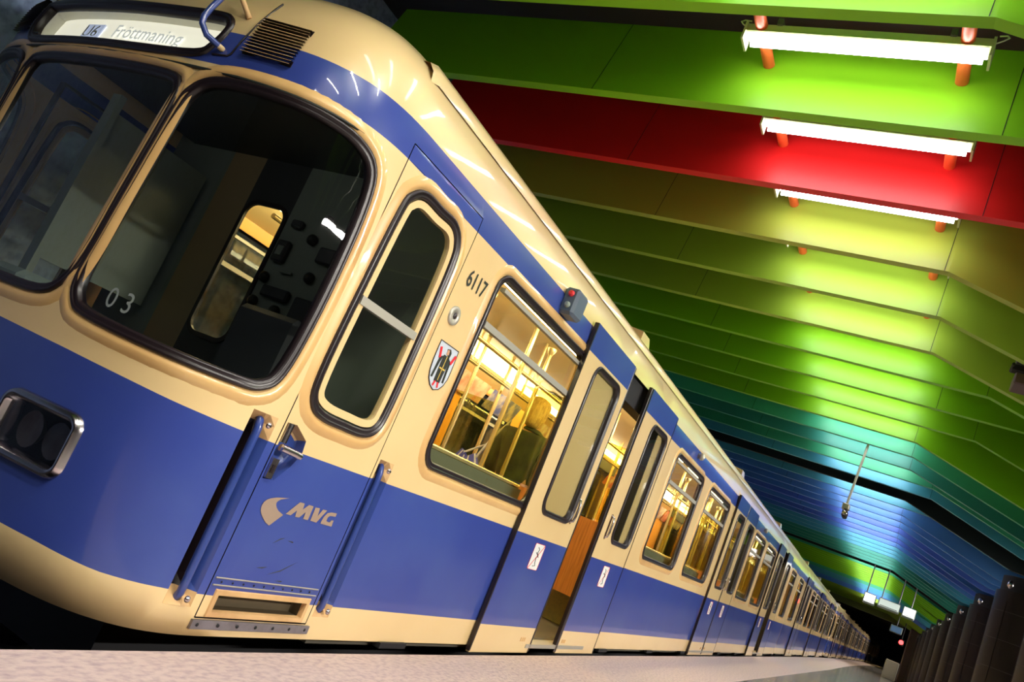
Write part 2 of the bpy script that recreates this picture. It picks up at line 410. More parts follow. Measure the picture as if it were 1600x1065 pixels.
def build_car():
    car = thing('subway_car', 'leading cream and blue metro car with curved cab front and number 6117', 'train car', CAR_ORG)
    # ---- shell
    holes = []; mb = MB()
    for s in (1, -1):
        mm = (lambda P: P) if s > 0 else mirror
        holes.append(mm(WSR)); holes.append(mm(HLR))
        holes.append(mm(rrect(tx(CDOOR[0]), tx(CDOOR[1]), CDOOR[2], CDOOR[3], .004, 1)))
        for a, b in WINS: holes.append(mm(rrect(tx(a), tx(b), .02, 1.16, .11)))
        for a, b in D_HOLE: holes.append(mm([(tx(a), V0 - .1), (tx(b), V0 - .1), (tx(b), 1.39), (tx(a), 1.39)]))
        for a, b in ((2.415, 2.545), (3.325, 3.455)): holes.append(mm([(tx(a), -.845), (tx(b), -.845), (tx(b), -.045), (tx(a), -.045)]))
    holes += [WSC, DEST]
    outer = [(-TE, V0), (-T1, V0)] + [(-T1 + i * .05 * T1 / 1.75, V0) for i in range(1, 70)] + [(T1, V0), (TE, V0)]
    ups = [V0 + i * .2 for i in range(1, 11)] + PV[1:]
    outer = [(-TE, V0), (TE, V0)] + [(TE, v) for v in ups] + [(-TE, VMAX)] + [(-TE, v) for v in ups[::-1][1:]]
    lines = []
    for lst in (BELT, LOWS):
        ts = [-TE, -5, -T1] + [-T1 + i * T1 / 36 for i in range(1, 72)] + [T1, 5, TE]
        lines.append([(t, band(0, lst, t)) for t in ts])
    for v in (TS0, TS1): lines.append([(t, v) for t in [-TE, -T1] + [-T1 + i * T1 / 36 for i in range(1, 72)] + [T1, TE]])
    grid = []
    tl = [-T1 - .3, -T1 - .15] + [-T1 + i * T1 / 36 for i in range(0, 73)] + [T1 + .15, T1 + .3]
    q = T1 + .6
    while q < TE: tl += [q, -q]; q += .5
    for t in tl:
        for v in [V0 + .001] + ups + [PV[i] + (PV[i + 1] - PV[i]) / 2 for i in range(len(PV) - 1)]: grid.append((t, min(v, VMAX - .0005)))
    sheet(mb, outer, holes, lines, grid, lambda t, v: SF(t, v), paint)
    mb.build('body_shell', [CREAM, BLUE], car)
    # roof crown strip closing the top, rear end wall
    mb = MB()
    n = 24; xs = [SF(0, VMAX)[0]] + [3.2 + (L_END - 3.2) * i / n for i in range(n + 1)]
    vs = []
    for x in xs: vs += [(x, 3.64, 2.003), (x, 3.76, 2.003)]
    mb.add(vs, [(2 * i, 2 * i + 2, 2 * i + 3, 2 * i + 1) for i in range(len(xs) - 1)], 0)
    mb.build('roof_crown', CREAM, car)
    mb = MB()
    pr = [(2.3 + 0, V0)] + [(3.7 + (2.3 - 3.7) * (1 - i / 1.4), z) for i, z in PROF]; pr = pr + [(7.4 - y, z) for y, z in pr[::-1]]
    mb.add([(L_END, y, z) for y, z in pr], [tuple(range(len(pr)))]); mb.add([(L_END - .04, y, z) for y, z in pr], [tuple(range(len(pr)))])
    mb.build('end_wall', CREAM, car)
    mb = MB(); q = [(L_END + .28, 3.0 + 1.4 * i, z) for i in (0, 1) for z in (-.9, 1.35)]
    for x0 in (0, .05): mb.box(L_END + x0, L_END + x0 + .03, 2.85, 4.55, -.9, 1.4)
    mb.box(L_END, L_END + .12, 2.9, 4.5, -.87, 1.37); mb.build('gangway_bellows', DARK, car)
    # ---- roof ledges, roof boxes
    for s in (1, -1):
        mb = MB(); pts = []
        y = lambda ins: 3.7 - s * 1.4 * (1 - ins / 1.4)
        sec = [(.105, 1.640), (.12, 1.70), (.16, 1.745), (.20, 1.75), (.22, 1.735)]
        x0, x1 = 2.62, L_END
        vs = [(x0 + .10 * (j in (0, 4)) * 0 + (.05 if 0 else 0), y(a), b - .012) for j, (a, b) in enumerate(sec)] + [(x0 + .06, y(a), b + .012) for a, b in sec] + [(x1, y(a), b + .012) for a, b in sec]
        k = len(sec); fs = [(r * k + i, r * k + i + 1, (r + 1) * k + i + 1, (r + 1) * k + i) for r in (0, 1) for i in range(k - 1)]
        if s > 0: fs = [f[::-1] for f in fs]
        mb.add(vs, fs, 0, True); mb.build('roof_ledge', CREAM, car)
    for x in (6.9, 13.3, 19.3):
        for s in (1, -1):
            mb = MB(); yc = 3.7 - s * 1.05
            mb.add([(x - .16, yc - .10, 1.80), (x + .16, yc - .10, 1.80), (x + .16, yc + .10, 1.84), (x - .16, yc + .10, 1.84), (x - .11, yc - .08, 1.915), (x + .11, yc - .08, 1.915), (x + .11, yc + .08, 1.935), (x - .11, yc + .08, 1.935)],
                   [(0, 1, 5, 4), (1, 2, 6, 5), (2, 3, 7, 6), (3, 0, 4, 7), (4, 5, 6, 7)])
            e = mb.build('roof_vent', CREAM, car)
    # ---- windscreens, destination sign, lamps
    for nm, P in (('windscreen', WSR), ('windscreen', mirror(WSR)), ('windscreen', WSC)):
        f = window(car, ccw(P), SF, WPANE, 'windscreen')
    f = window(car, DEST, SF, PANE, 'destination_sign', flange=False)
    q = MB(); fill(q, offset(DEST, .01), SF, -.09); q.build('sign_board', SIGNW, f)
    q = MB(); ring(q, offset(DEST, 0), [(0, -.02), (0, -.09)], SF); q.build('sign_box', WHITE, f)
    mpl = lambda a, b, h=0: SF(a, b, h)
    lettering(f, 'Fr\u00f6ttmaning', -.18, .335, 1.300, 1.402, mpl, -.082, LETB, off=.008)
    q = MB(); q.prism([(-.46, 1.302), (-.30, 1.302), (-.30, 1.398), (-.46, 1.398)], lambda a, b: SF(a, b, -.082), lambda a, b: SF(a, b, -.088)); q.build('line_badge', LETB2, f)
    lettering(f, 'U6', -.445, -.315, 1.312, 1.388, mpl, -.078, WHITE, off=.012)
    for s in (1, -1):
        P = ccw(HLR if s > 0 else mirror(HLR))
        q = MB(); ring(q, P, [(-.030, -.06), (-.022, .018), (-.010, .030), (.004, .028), (.016, .0)], SF); f = q.build('headlight', CHROME, car)
        q = MB(); fill(q, offset(P, -.025), SF, .004); q.build('lens', glass('lens_glass', (.5, .5, .5)) if s > 0 else bpy.data.materials['lens_glass'], f)
        q = MB(); c0 = (.70 * s, -.45); c1 = (.85 * s, -.45)
        fill(q, P, SF, -.12)
        q.build('lamp_housing', CABD, f)
        for c in (c0, c1):
            q = MB(); q.lathe(tuple(SF(c[0], c[1], -.08)), [(.02, .03), (.055, .0), (.075, -.03)], 'x', 16); q.build('reflector', STEEL, f)
    # '03' behind the windscreen
    lettering(car, '0 3', .755, .885, .10, .185, SF, -.03, LETW, 'windscreen_number')
    # ---- ventilation grilles, mirror arm panel
    for s in (1, -1):
        vp = [(.815, 1.29), (1.06, 1.29), (1.075, 1.495), (.83, 1.485)]
        mp = (lambda a, b, h=0, s=s: SF(a * s, b, h))
        q = MB(); q.prism(vp, lambda a, b: mp(a, b, .004), lambda a, b: mp(a, b, -.02)); g = q.build('ventilation_grille', BLACK, car)
        q = MB()
        for i in range(13):
            z = 1.296 + i * .0152; a0, a1 = .818 + i * .0012, 1.06 + i * .0012
            q = MB(); q.add([mp(a0, z, .006), mp(a1, z, .006), mp(a1 + .003, z - .004, .028), mp(a0 + .003, z - .004, .028), mp(a1 + .003, z - .0062, .029), mp(a0 + .003, z - .0062, .029)], [(0, 1, 2, 3), (3, 2, 4, 5)], [1, 0])
            q.build('louvre_blade', [CREAMD, BLACK], g)
        # hinged corner panel outline and its tube
        q = MB(); pts = [SF(s * a, b, .003) for a, b in ((.84, 1.62), (.832, 1.567), (.81, 1.47), (.781, 1.35), (.765, 1.275), (.75, 1.262), (.67, 1.256))]
        q.tube(pts, .0045, 6); q.build('hatch_seam', BLACK, car)
        if s < 0: continue
        q = MB(); pts = [SF(s * a, b, h) for a, b, h in ((.66, 1.62, .09), (.665, 1.54, .095), (.655, 1.47, .10), (.640, 1.41, .10), (.632, 1.36, .10), (.64, 1.325, .095), (.665, 1.30, .07), (.70, 1.29, .02), (.71, 1.288, -.01))]
        q.tube(pts, .0125, 10); tb = q.build('mirror_arm', CREAM, car)
        q = MB(); q.tube([p for p in pts[2:8]], .0135, 10); q.build('arm_sleeve', BLUED, tb)
        q = MB(); q.tube([SF(s * .668, 1.54, .09), SF(s * .74, 1.475, .0)], .012, 8); q.build('arm_stay', CREAMD, tb)
    # drip groove above windscreens
    q = MB(); q.tube([SF(-1.45 + i * .05, 1.172 + .01 * sin(i / 58 * pi), .004) for i in range(59)], .007, 6); q.build('drip_rail', LETK, car)
    # ---- each side
    for s in (1, -1):
        fm = side(s); tm = (lambda a: tx(a) * s)
        # cab door
        x0, x1, z0, z1 = CDOOR; g = .006
        cw = smooth_poly([(2.95, 1.150), (2.80, 1.150), (2.715, 1.10), (2.68, 1.0), (2.66, .56), (2.655, .20), (2.685, .08), (2.78, .035), (2.95, .03), (3.10, .035), (3.185, .08), (3.21, .20), (3.215, .56), (3.21, .96), (3.175, 1.09), (3.09, 1.15)], 4)
        cw = ccw(cw)
        hr = ccw([(2.602, -.045), (2.66, -.042), (2.755, -.092), (2.765, -.15), (2.73, -.215), (2.67, -.288), (2.602, -.292)])
        stp = [(2.655, -.855), (3.24, -.855), (3.24, -.785), (2.655, -.785)]
        q = MB()
        sheet(q, [(x0 + g, z0 + g), (x1 - g, z0 + g), (x1 - g, z1 - g), (x0 + g, z1 - g)], [cw, hr, stp],
              [[(x0 - .1, band(0, b, T1)), (x1 + .1, band(0, b, 5))] for b in (BELT, LOWS)] + [[(x0 - .1, TS0), (x1 + .1, TS0)]],
              [(x0 + g + i * .04, z) for i in range(1, 18) for z in (1.22, 1.25, 1.28, -.7, -.4)], fm, paintX, False, s < 0)
        cd_ = q.build('cab_door', [CREAM, BLUE], car)
        q = MB(); P = offset([(x0, z0), (x1, z0), (x1, z1), (x0, z1)], .004)
        ring(q, P, [(0, 0), (0, -.05), (-.012, -.05), (-.012, 0)], fm, smooth=False); q.build('door_seal', BLACK, cd_)
        f = window(cd_, cw, fm, PANE, 'cab_door_window', bar=(.545, .585, 2.69, 3.17), sash=CREAM)
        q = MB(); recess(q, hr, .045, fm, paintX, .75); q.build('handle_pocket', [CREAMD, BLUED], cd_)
        q = MB(); q.tube([fm(2.622, -.045, .0), fm(2.622, -.13, .0)], .018, 6); q.tube([fm(2.615, -.15, .012), fm(2.70, -.155, .014), fm(2.745, -.160, .012)], .0165, 8)
        q.prism([(2.603, -.20), (2.640, -.20), (2.640, -.285), (2.603, -.285)], lambda a, b: fm(a, b, .012), lambda a, b: fm(a, b, -.02)); q.build('door_handle', CHROME, cd_)
        q = MB(); q.prism([(2.613, -.225), (2.628, -.225), (2.628, -.262), (2.613, -.262)], lambda a, b: fm(a, b, .016), lambda a, b: fm(a, b, .0)); q.build('keyhole', BLACK, cd_)
        q = MB(); P = stp
        ring(q, P, [(.024, .0), (.020, .006), (.0, .006), (-.002, -.02)], fm, smooth=False); q.build('step_surround', [CREAMD], cd_)
        q = MB(); recess(q, P, .07, fm, lambda a, b: 0, .97); q.build('step_tread', mat('dark_step', (.10, .075, .04), .6) if s > 0 else bpy.data.materials['dark_step'], cd_)
        for z in (-.715, -.745):
            q = MB(); q.tube([fm(2.60, z, .004), fm(3.28, z, .004)], .0035, 6); q.build('kick_strip', ALU, cd_)
        if s > 0:
            for i in range(10):
                q = MB(); q.lathe(tuple(fm(2.64 + i * .065, -.731, .003)), [(.005, 0), (.004, -.002 * s)], 'y', 6); q.build('screw', DARK, cd_)
        # crescent and MVG
        if s > 0:
            for nm, P in MVG.items():
                q = MB(); sheet(q, ccw(P), [], [], [], lambda a, b: fm(a, b, .0025), lambda a, b: 0, False); q.build('crescent_logo' if nm == 'C' else 'logo_letter', LETG, cd_)
            for pts in (((2.83, -.545), (2.87, -.52), (2.90, -.51)), ((2.80, -.655), (2.84, -.652), (2.87, -.645)), ((2.88, -.68), (2.96, -.655), (3.06, -.60)), ((2.92, -.52), (2.96, -.523)), ((2.95, -.70), (3.0, -.70))):
                q = MB(); q.tube([fm(a, b, -.001) for a, b in pts], [.001, .0035, .001][:len(pts)], 5); q.build('scuff_mark', LETK, cd_)
        # sill plate with rivets
        q = MB(); q.prism([(x0 - .01, -.925), (x1 + .02, -.925), (x1 + .02, -.888), (x0 - .01, -.888)], lambda a, b: fm(a, b, .014), lambda a, b: fm(a, b, -.01)); st = q.build('threshold_plate', STEEL, car)
        for i in range(7):
            q = MB(); q.lathe(tuple(fm(x0 + .02 + i * .115, -.906, .014)), [(.008, 0), (.005, -.003 * s)], 'y', 8); q.build('rivet', DARK, st)
        # handrails in pockets
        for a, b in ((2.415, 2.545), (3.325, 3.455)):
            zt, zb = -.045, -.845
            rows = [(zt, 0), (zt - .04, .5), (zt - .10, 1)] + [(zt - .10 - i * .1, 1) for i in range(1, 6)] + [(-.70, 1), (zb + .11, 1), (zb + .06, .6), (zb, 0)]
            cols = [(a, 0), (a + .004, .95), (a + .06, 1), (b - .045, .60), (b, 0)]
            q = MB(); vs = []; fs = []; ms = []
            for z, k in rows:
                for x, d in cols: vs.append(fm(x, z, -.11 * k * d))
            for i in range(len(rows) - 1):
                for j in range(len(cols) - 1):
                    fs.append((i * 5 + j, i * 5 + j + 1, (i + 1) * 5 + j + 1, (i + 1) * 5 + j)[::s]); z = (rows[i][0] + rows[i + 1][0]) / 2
                    ms.append(2 if (j < 3 and i > 0 and -.80 < z < -.1) else 0 if z > -.15 or z < -.80 else 1)  # deep columns painted black for the shade behind the rail
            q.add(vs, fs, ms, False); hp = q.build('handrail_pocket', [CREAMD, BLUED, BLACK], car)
            xm = a + .068
            q = MB(); q.tube([fm(xm, -.055, -.045), fm(xm, -.085, -.025), fm(xm, -.11, -.018)] + [fm(xm, -.15 - i * .1, -.016) for i in range(7)] + [fm(xm, -.80, -.018), fm(xm, -.825, -.03), fm(xm, -.835, -.045)], .017, 10); q.build('handrail', BLUED, hp)
            for z in (-.085, -.812):
                q = MB(); q.lathe(tuple(fm(xm + .018, z, .012)), [(.014, 0), (.013, -.008 * s), (.006, -.014 * s)], 'y', 10); q.build('rail_bolt', CHROME, hp)
        # saloon windows
        for i, (a, b) in enumerate(WINS):
            P = rrect(a, b, .02, 1.16, .11)
            f = window(car, P, fm, PANE, 'saloon_window', bar=(.835, .872, a + .03, b - .03))
            q = MB(); q.prism([(a + .09, 1.075), (b - .09, 1.075), (b - .09, 1.10), (a + .09, 1.10)], lambda p, r: fm(p, r, .004), lambda p, r: fm(p, r, -.03)); q.build('vent_sash', ALU, f)
        # number, speaker button, crest
        if s > 0:
            lettering(car, '6117', 3.385, 3.595, .95, 1.045, fm, .003, LETK, 'car_number', off=.012)
            q = MB(); q.lathe(tuple(fm(3.408, .776, .0)), [(.052, .01), (.052, -.008), (.045, -.012), (.02, -.010), (.018, -.004)], 'y', 24); bt = q.build('door_button', ALU, car)
            q = MB(); q.lathe(tuple(fm(3.408, .776, 0)), [(.018, -.002), (.015, -.012), (.006, -.014)], 'y', 12); q.build('button_cap', BLACK, bt)
            sh = [(3.39, .632), (3.585, .632), (3.592, .52), (3.59, .47), (3.575, .43), (3.545, .40), (3.50, .385), (3.455, .40), (3.42, .43), (3.40, .47), (3.392, .52)]
            q = MB(); sheet(q, ccw(sh), [], [], [], lambda a, b: fm(a, b, .003), lambda a, b: 0, False); cr_ = q.build('crest_shield', mat('crest_silver', (.55, .60, .68), .3), car)
            q = MB(); n_ = len(sh); q.tube([fm(a, b, .003) for a, b in sh], .003, 5, closed=True); q.build('shield_border', BLACK, cr_)
            def flat(name, polys, m, h):
                q = MB()
                for P in polys: sheet(q, ccw(P), [], [], [], lambda a, b: fm(a, b, h), lambda a, b: 0, False)
                q.build(name, m, cr_)
            flat('monk_robe', [[(3.465, .575), (3.525, .575), (3.535, .53), (3.53, .43), (3.468, .43), (3.463, .53)], [(3.468, .57), (3.435, .555), (3.425, .44), (3.443, .44), (3.455, .53)], [(3.525, .57), (3.555, .555), (3.565, .44), (3.547, .44), (3.537, .53)], [(3.475, .61), (3.51, .618), (3.528, .60), (3.525, .575), (3.50, .575)]], LETK, .0045)
            flat('monk_hand', [[(3.445, .555), (3.424, .605), (3.405, .60), (3.428, .545)]], RED, .0055)
            flat('monk_hand', [[(3.545, .555), (3.568, .605), (3.587, .60), (3.563, .545)]], RED, .0055)
            flat('monk_foot', [[(3.476, .432), (3.492, .432), (3.482, .402), (3.468, .405)]], RED, .0055)
            flat('monk_foot', [[(3.505, .432), (3.520, .432), (3.532, .405), (3.517, .402)]], RED, .0055)
            flat('monk_face', [[(3.482, .608), (3.502, .610), (3.506, .583), (3.482, .580)]], SKIN, .0055)
            flat('monk_belt', [[(3.470, .508), (3.528, .508), (3.528, .500), (3.470, .500)], [(3.497, .575), (3.503, .575), (3.503, .44), (3.497, .44)]], mat('crest_gold', (.7, .5, .1), .4), .0055)
        # signal light box, small lamps
        q = MB(); y0 = 2.3 - .01; yy = (lambda a: 7.4 - a) if s < 0 else (lambda a: a)
        P = [(4.50, 1.25), (4.66, 1.25), (4.70, 1.29), (4.70, 1.40), (4.66, 1.435), (4.52, 1.435)]
        lo, hi = (2.30, 2.205)
        q.rbox(4.50, 4.68, min(yy(2.32), yy(2.205)), max(yy(2.32), yy(2.205)), 1.25, 1.435, .02); sb = q.build('signal_box', mat('slate_grey', (.09, .12, .17), .45) if s > 0 else bpy.data.materials['slate_grey'], car)
        for z, mm_ in ((1.39, RED), (1.31, CABG)):
            q2 = MB(); q2.lathe((4.499, yy(2.26), z), [(.022, .0), (.020, -.012), (.010, -.018)], 'x', 12); q2.build('signal_lens', mm_, sb)
        for x in (9.17, 15.46):
            q = MB(); q.lathe(tuple(fm(x, 1.322, 0)), [(.03, .0), (.03, -.02 * s), (.045, -.03 * s), (.04, -.06 * s), (.015, -.075 * s)], 'y', 12); q.build('marker_lamp', ALU, car)
        # sliding door leaves
        off = .034
        for di, (lx, rx) in enumerate(((5.10, 6.75), (12.20, 13.225), (18.09, 19.84))):
            if s < 0: lx, rx = ((5.72, 6.745), (12.20, 13.225), (18.72, 19.745))[di]
            elif di == 2: lx, rx = 18.09, 19.86
            for li, x in enumerate((lx, rx)):
                w_ = 1.02
                lm = lambda X, z, h=0, s=s, di=di: Vector((X, (2.3 - off - h) if s > 0 else (5.1 + off + h), z))
                zb, zt = -.992, 1.415
                o_ = [(x, zb), (x + w_, zb), (x + w_, zt), (x, zt)]
                wn = rrect(x + (.25 if li == 0 else .33), x + (.86 if li == 0 else .90), .035, 1.165, .10)
                q = MB()
                pf = lambda a, b: (0 if b < -.80 else 1 if b < -.148 else 0 if b < 1.207 else 1)
                lines = [[(x - .1, z), (x + w_ + .1, z)] for z in (-.80, -.148, 1.207)]
                sheet(q, o_, [wn], lines, [], lambda a, b: lm(a, b), pf, False, s < 0)
                sheet(q, o_, [wn], lines, [], lambda a, b: lm(a, b, -.026), lambda a, b: 0, False, s > 0)
                # rims
                for k in range(4):
                    a, b = o_[k], o_[(k + 1) % 4]
                    q.add([lm(*a), lm(*b), lm(*b, -.026), lm(*a, -.026)], [(0, 1, 2, 3)], 0)
                lf = q.build('door_leaf', [CREAM, BLUE], car)
                f = window(lf, wn, lm, PANE, 'door_window', flange=False)
                # closing seal
                xe = x + w_ if li == 0 else x
                q = MB(); q.rbox(xe - (.0 if li == 0 else .055), xe + (.02 if li == 0 else .0), min(lm(0, 0, .004)[1], lm(0, 0, -.03)[1]), max(lm(0, 0, .004)[1], lm(0, 0, -.03)[1]), zb + .01, zt - .005, .004); q.build('closing_seal', BLACK, lf)
                xe = x if li == 0 else x + w_
                q = MB(); q.box(xe - .008, xe + .008, min(lm(0, 0, .002)[1], lm(0, 0, -.028)[1]), max(lm(0, 0, .002)[1], lm(0, 0, -.028)[1]), zb + .01, zt - .005); q.build('edge_strip', BLACK, lf)
                # pull handle
                xh = x + .88 if li == 0 else x + .15
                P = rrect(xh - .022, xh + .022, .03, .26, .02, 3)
                q = MB(); sheet(q, P, [], [], [], lambda a, b: lm(a, b, .002), lambda a, b: 0, False, s < 0); ph = q.build('handle_shade', mat('handle_shadow', (.10, .05, .035), .5) if 'handle_shadow' not in bpy.data.materials else bpy.data.materials['handle_shadow'], lf)  # dark brown sheet, shade of the handle recess put into its colour
                q = MB(); q.tube([lm(xh, .05, .0), lm(xh, .06, .022), lm(xh, .10, .028), lm(xh, .19, .028), lm(xh, .23, .022), lm(xh, .24, .0)], .010, 8); q.build('pull_bar', CHROME, ph)
                # no-smoking / keep-clear sticker
                if s > 0:
                    sx = x + (.40 if li == 0 else .43)
                    P = rrect(sx, sx + .185, -.375, -.185, .012, 2)
                    q = MB(); sheet(q, P, [], [], [], lambda a, b: lm(a, b, .002), lambda a, b: 0, False); sk = q.build('warning_sticker', LETW, lf)
                    q = MB(); q.add([lm(sx + .005, -.368, .003), lm(sx + .013, -.372, .003), lm(sx + .182, -.193, .003), lm(sx + .174, -.189, .003)], [(0, 1, 2, 3)]); q.tube([lm(a, b, .002) for a, b in P], .0018, 4, closed=True); q.build('red_bar', RED, sk)
                    q = MB(); q.tube([lm(sx + a, b, .003) for a, b in ((.07, -.21), (.10, -.225), (.085, -.25), (.115, -.265), (.09, -.29), (.10, -.32), (.12, -.345), (.08, -.35))], .003, 5)
                    q.tube([lm(sx + a, b, .003) for a, b in ((.06, -.25), (.09, -.262), (.125, -.28))], .003, 5); q.build('pictogram', LETK, sk)
                # vent holes in skirt
                q = MB(); a0 = x + .80 if li == 0 else x + .06
                for k in range(3): q.box(a0 + k * .035, a0 + k * .035 + .022, min(lm(0, 0, .003)[1], lm(0, 0, 0)[1]), max(lm(0, 0, .003)[1], lm(0, 0, 0)[1]), -.905, -.875)
                q.build('vent_slot', CREAMD, lf)
        # headers, sills, door rail
        for a, b in D_HOLE:
            q = MB(); q.box(a, b, min(yy(2.35), yy(2.5)), max(yy(2.35), yy(2.5)), 1.17, 1.44); q.build('door_header', DARK, car)
            q = MB(); q.box(a, b, min(yy(2.262), yy(2.42)), max(yy(2.262), yy(2.42)), -.955, -.925); q.build('door_sill', ALU, car)
            for xx in (a, b):
                q = MB(); q.box(xx - .02, xx + .02, min(yy(2.302), yy(2.44)), max(yy(2.302), yy(2.44)), -.93, 1.39); q.build('door_jamb', DARK, car)
        for a, b in ((3.5, 6.0), (7.5, 12.2), (14.3, 19.0), (20.5, 23.3)):
            q = MB()
            x = a + .5
            while x < b - .3: q.box(x, x + .28, min(yy(2.28), yy(2.33)), max(yy(2.28), yy(2.33)), -.985, -.955); x += 1.9
            q.build('skirt_bracket', DARK, car)
    # ---- underframe and wheels
    q = MB(); q.box(2.6, L_END, 2.75, 4.65, -1.35, -.96); q.build('underframe', DARK, car)
    for bx in (4.6, 18.9):
        q = MB(); q.box(bx - 1.2, bx + 1.2, 2.6, 4.8, -1.75, -1.35)
        g = q.build('bogie', DARK, car)
        for wx in (bx - .95, bx + .95):
            for y in (2.85, 4.45):
                q = MB(); q.lathe((wx, y, -1.50), [(.10, 0), (.45, 0), (.45, .1), (.48, .12), (.48, .14), (.10, .14)], 'y', 24); q.build('wheel', STEEL, g)
    # ---- interior
    q = MB(); q.box(3.45, L_END - .05, 2.36, 5.04, -1.0, -.925); q.build('saloon_floor', FLOORI, car)
    q = MB(); q.add([(3.45, 2.75, 1.50), (L_END - .05, 2.75, 1.50), (L_END - .05, 4.65, 1.50), (3.45, 4.65, 1.50)], [(0, 1, 2, 3)]); q.box(3.45, L_END - .05, 2.7, 4.7, 1.505, 1.53); q.build('saloon_ceiling', CEILI, car)
    # side linings with window and door holes
    for s in (1, -1):
        yl = 2.36 if s > 0 else 5.04
        hs = [rrect(a - .01, b + .01, .03, 1.15, .1) for a, b in WINS] + [[(a, -1.2), (b, -1.2), (b, 1.18), (a, 1.18)] for a, b in D_HOLE]
        q = MB(); sheet(q, [(3.46, -.95), (L_END - .05, -.95), (L_END - .05, 1.25), (3.46, 1.25)], hs, [[(3.3, .1), (L_END + 1, .1)]], [], lambda a, b: Vector((a, yl, b)), lambda a, b: 1 if b > .1 else 0, False, s > 0)
        q.build('side_lining', [LINING, ORANGE if s < 0 else TAN], car)
        q = MB()   # cove between wall and ceiling with adverts and light
        yw, yc = (2.36, 2.75) if s > 0 else (5.04, 4.65)
        q.add([(3.46, yw, 1.25), (L_END - .05, yw, 1.25), (L_END - .05, yc, 1.50), (3.46, yc, 1.50)], [(0, 1, 2, 3)]); q.build('ceiling_cove', CEILI, car)
        k = 1 if s > 0 else -1
        for a, b in ((3.7, 6.9), (7.3, 10.5), (10.9, 14.1), (14.5, 17.7), (18.1, 21.3)):
            q = MB(); yq = yc - k * .06; q.rbox(a, b, min(yq, yq + k * .14), max(yq, yq + k * .14), 1.36, 1.42, .02); q.build('strip_light', INLIGHT, car)
        q = MB(); x = 3.9
        cols = [(.72, .58, .34), (.45, .05, .05), (.62, .50, .36), (.10, .12, .35), (.7, .62, .5), (.60, .12, .05)]
        i = 0; x = 3.9 if s > 0 else 5.2
    while x < 22.4:
            q = MB(); y1 = yw + k * .03; q.add([(x, y1, .98), (x + .9, y1, .98), (x + .9, y1 + k * .10, 1.24), (x, y1 + k * .10, 1.24)], [(0, 1, 2, 3)]); c = cols[i % 6]
            q.build('advert_poster', mat('poster_colour', c, .4, noise=(9, .9, cols[(i + 3) % 6])), car)
            x += 1.0 if i % 3 else 1.6; i += 1
    # poles, rails, partitions, seats
    def part_wall(x, y0, y1):
        q = MB(); q.box(x - .02, x + .02, y0, y1, -.60, .16); p = q.build('draught_partition', WOODM, car)
        q = MB(); q.box(x - .006, x + .006, y0, y1, .18, .95); q.build('partition_glass', glass('partition_pane', (.85, .82, .45)) if 'partition_pane' not in bpy.data.materials else bpy.data.materials['partition_pane'], p)
        q = MB(); ye = y1 if y1 < 3.7 else y0; q.tube([(x, ye, -.92), (x, ye, 1.5)], .022, 8); q.build('partition_pole', BRASSP, p)
    for a, b in D_HOLE:
        for x in (a - .12, b + .30):
            part_wall(x, 2.38, 3.15); part_wall(x, 4.25, 5.02)
        for y in (3.35, 4.05):
            q = MB(); xm = (a + b) / 2; q.tube([(xm, y, -.92), (xm, y, 1.5)], .022, 8)
            q.lathe((xm, y, 1.43), [(.025, 0), (.05, .06), (.05, .07)], 'z', 10); q.build('grab_pole', BRASSP, car)
    for x in (4.6, 5.35, 8.9, 9.9, 11.2, 15.2, 16.2, 17.2):
        q = MB(); q.tube([(x, 3.35, -.92), (x, 3.35, 1.5)], .022, 8); q.lathe((x, 3.35, 1.43), [(.025, 0), (.05, .06), (.05, .07)], 'z', 10); q.build('grab_pole', BRASSP, car)
    for y in (3.35, 4.05):
        q = MB(); q.tube([(3.6, y, 1.12), (22.8, y, 1.12)], .02, 8)
        x = 4.1
        while x < 22.5: q.tube([(x, y, 1.12), (x, y, 1.5)], .014, 6); x += 1.25
        q.build('ceiling_handrail', BRASSP, car)
    for x0, x1 in ((3.6, 5.8), (7.9, 12.0), (14.6, 18.8), (20.9, 23.2)):
        x = x0 + .1
        while x + .9 < x1 + .1:
            for ya, yb in ((2.40, 3.12), (4.28, 5.0)):
                q = MB(); q.rbox(x, x + .40, ya, yb, -.52, -.40, .03); q.rbox(x - .04, x + .05, ya, yb, -.45, .02, .025); q.box(x + .05, x + .35, ya + .1, yb - .1, -.92, -.52)
                st = q.build('bench_seat', SEAT, car)
                q = MB(); q.tube([(x, yb - .02 if ya < 3 else ya + .02, .0), (x, yb - .02 if ya < 3 else ya + .02, .08), (x, ya + .02 if ya < 3 else yb - .02, .08)], .014, 6); q.build('seat_rail', BRASSP, st)
            x += 1.0
    for yq, ys in ((2.42, .03), (4.98, -.03)):
        for x0, x1 in ((3.66, 5.25), (8.3, 11.9), (14.5, 17.95), (21.6, 23.0)):
            q = MB(); q.box(x0, x1, min(yq, yq + ys), max(yq, yq + ys), -.3, .115); l_ = q.build('window_ledge', mat('ledge_green', (.14, .15, .09), .5) if 'ledge_green' not in bpy.data.materials else bpy.data.materials['ledge_green'], car)
            q = MB(); q.tube([(x0, yq + ys, .13), (x1, yq + ys, .13)], .016, 6); q.build('ledge_rail', BRASSP, l_)
    for x in (4.7, 9.2, 10.9, 15.4, 17.2):
        for yy_ in (2.98, 4.42):
            q = MB(); q.box(x, x + .34, yy_ - .10, yy_ + .10, 1.485, 1.497); q.build('ceiling_grille', CABD, car)
    # ---- cab
    q = MB(); q.box(2.5, 3.45, 2.36, 5.04, -.95, -.90); q.box(2.25, 2.5, 2.65, 4.75, -.95, -.90); q.build('cab_floor', CABD, car)
    q = MB(); q.box(2.3, 3.45, 2.5, 4.9, 1.44, 1.50); q.build('cab_ceiling', CABD, car)
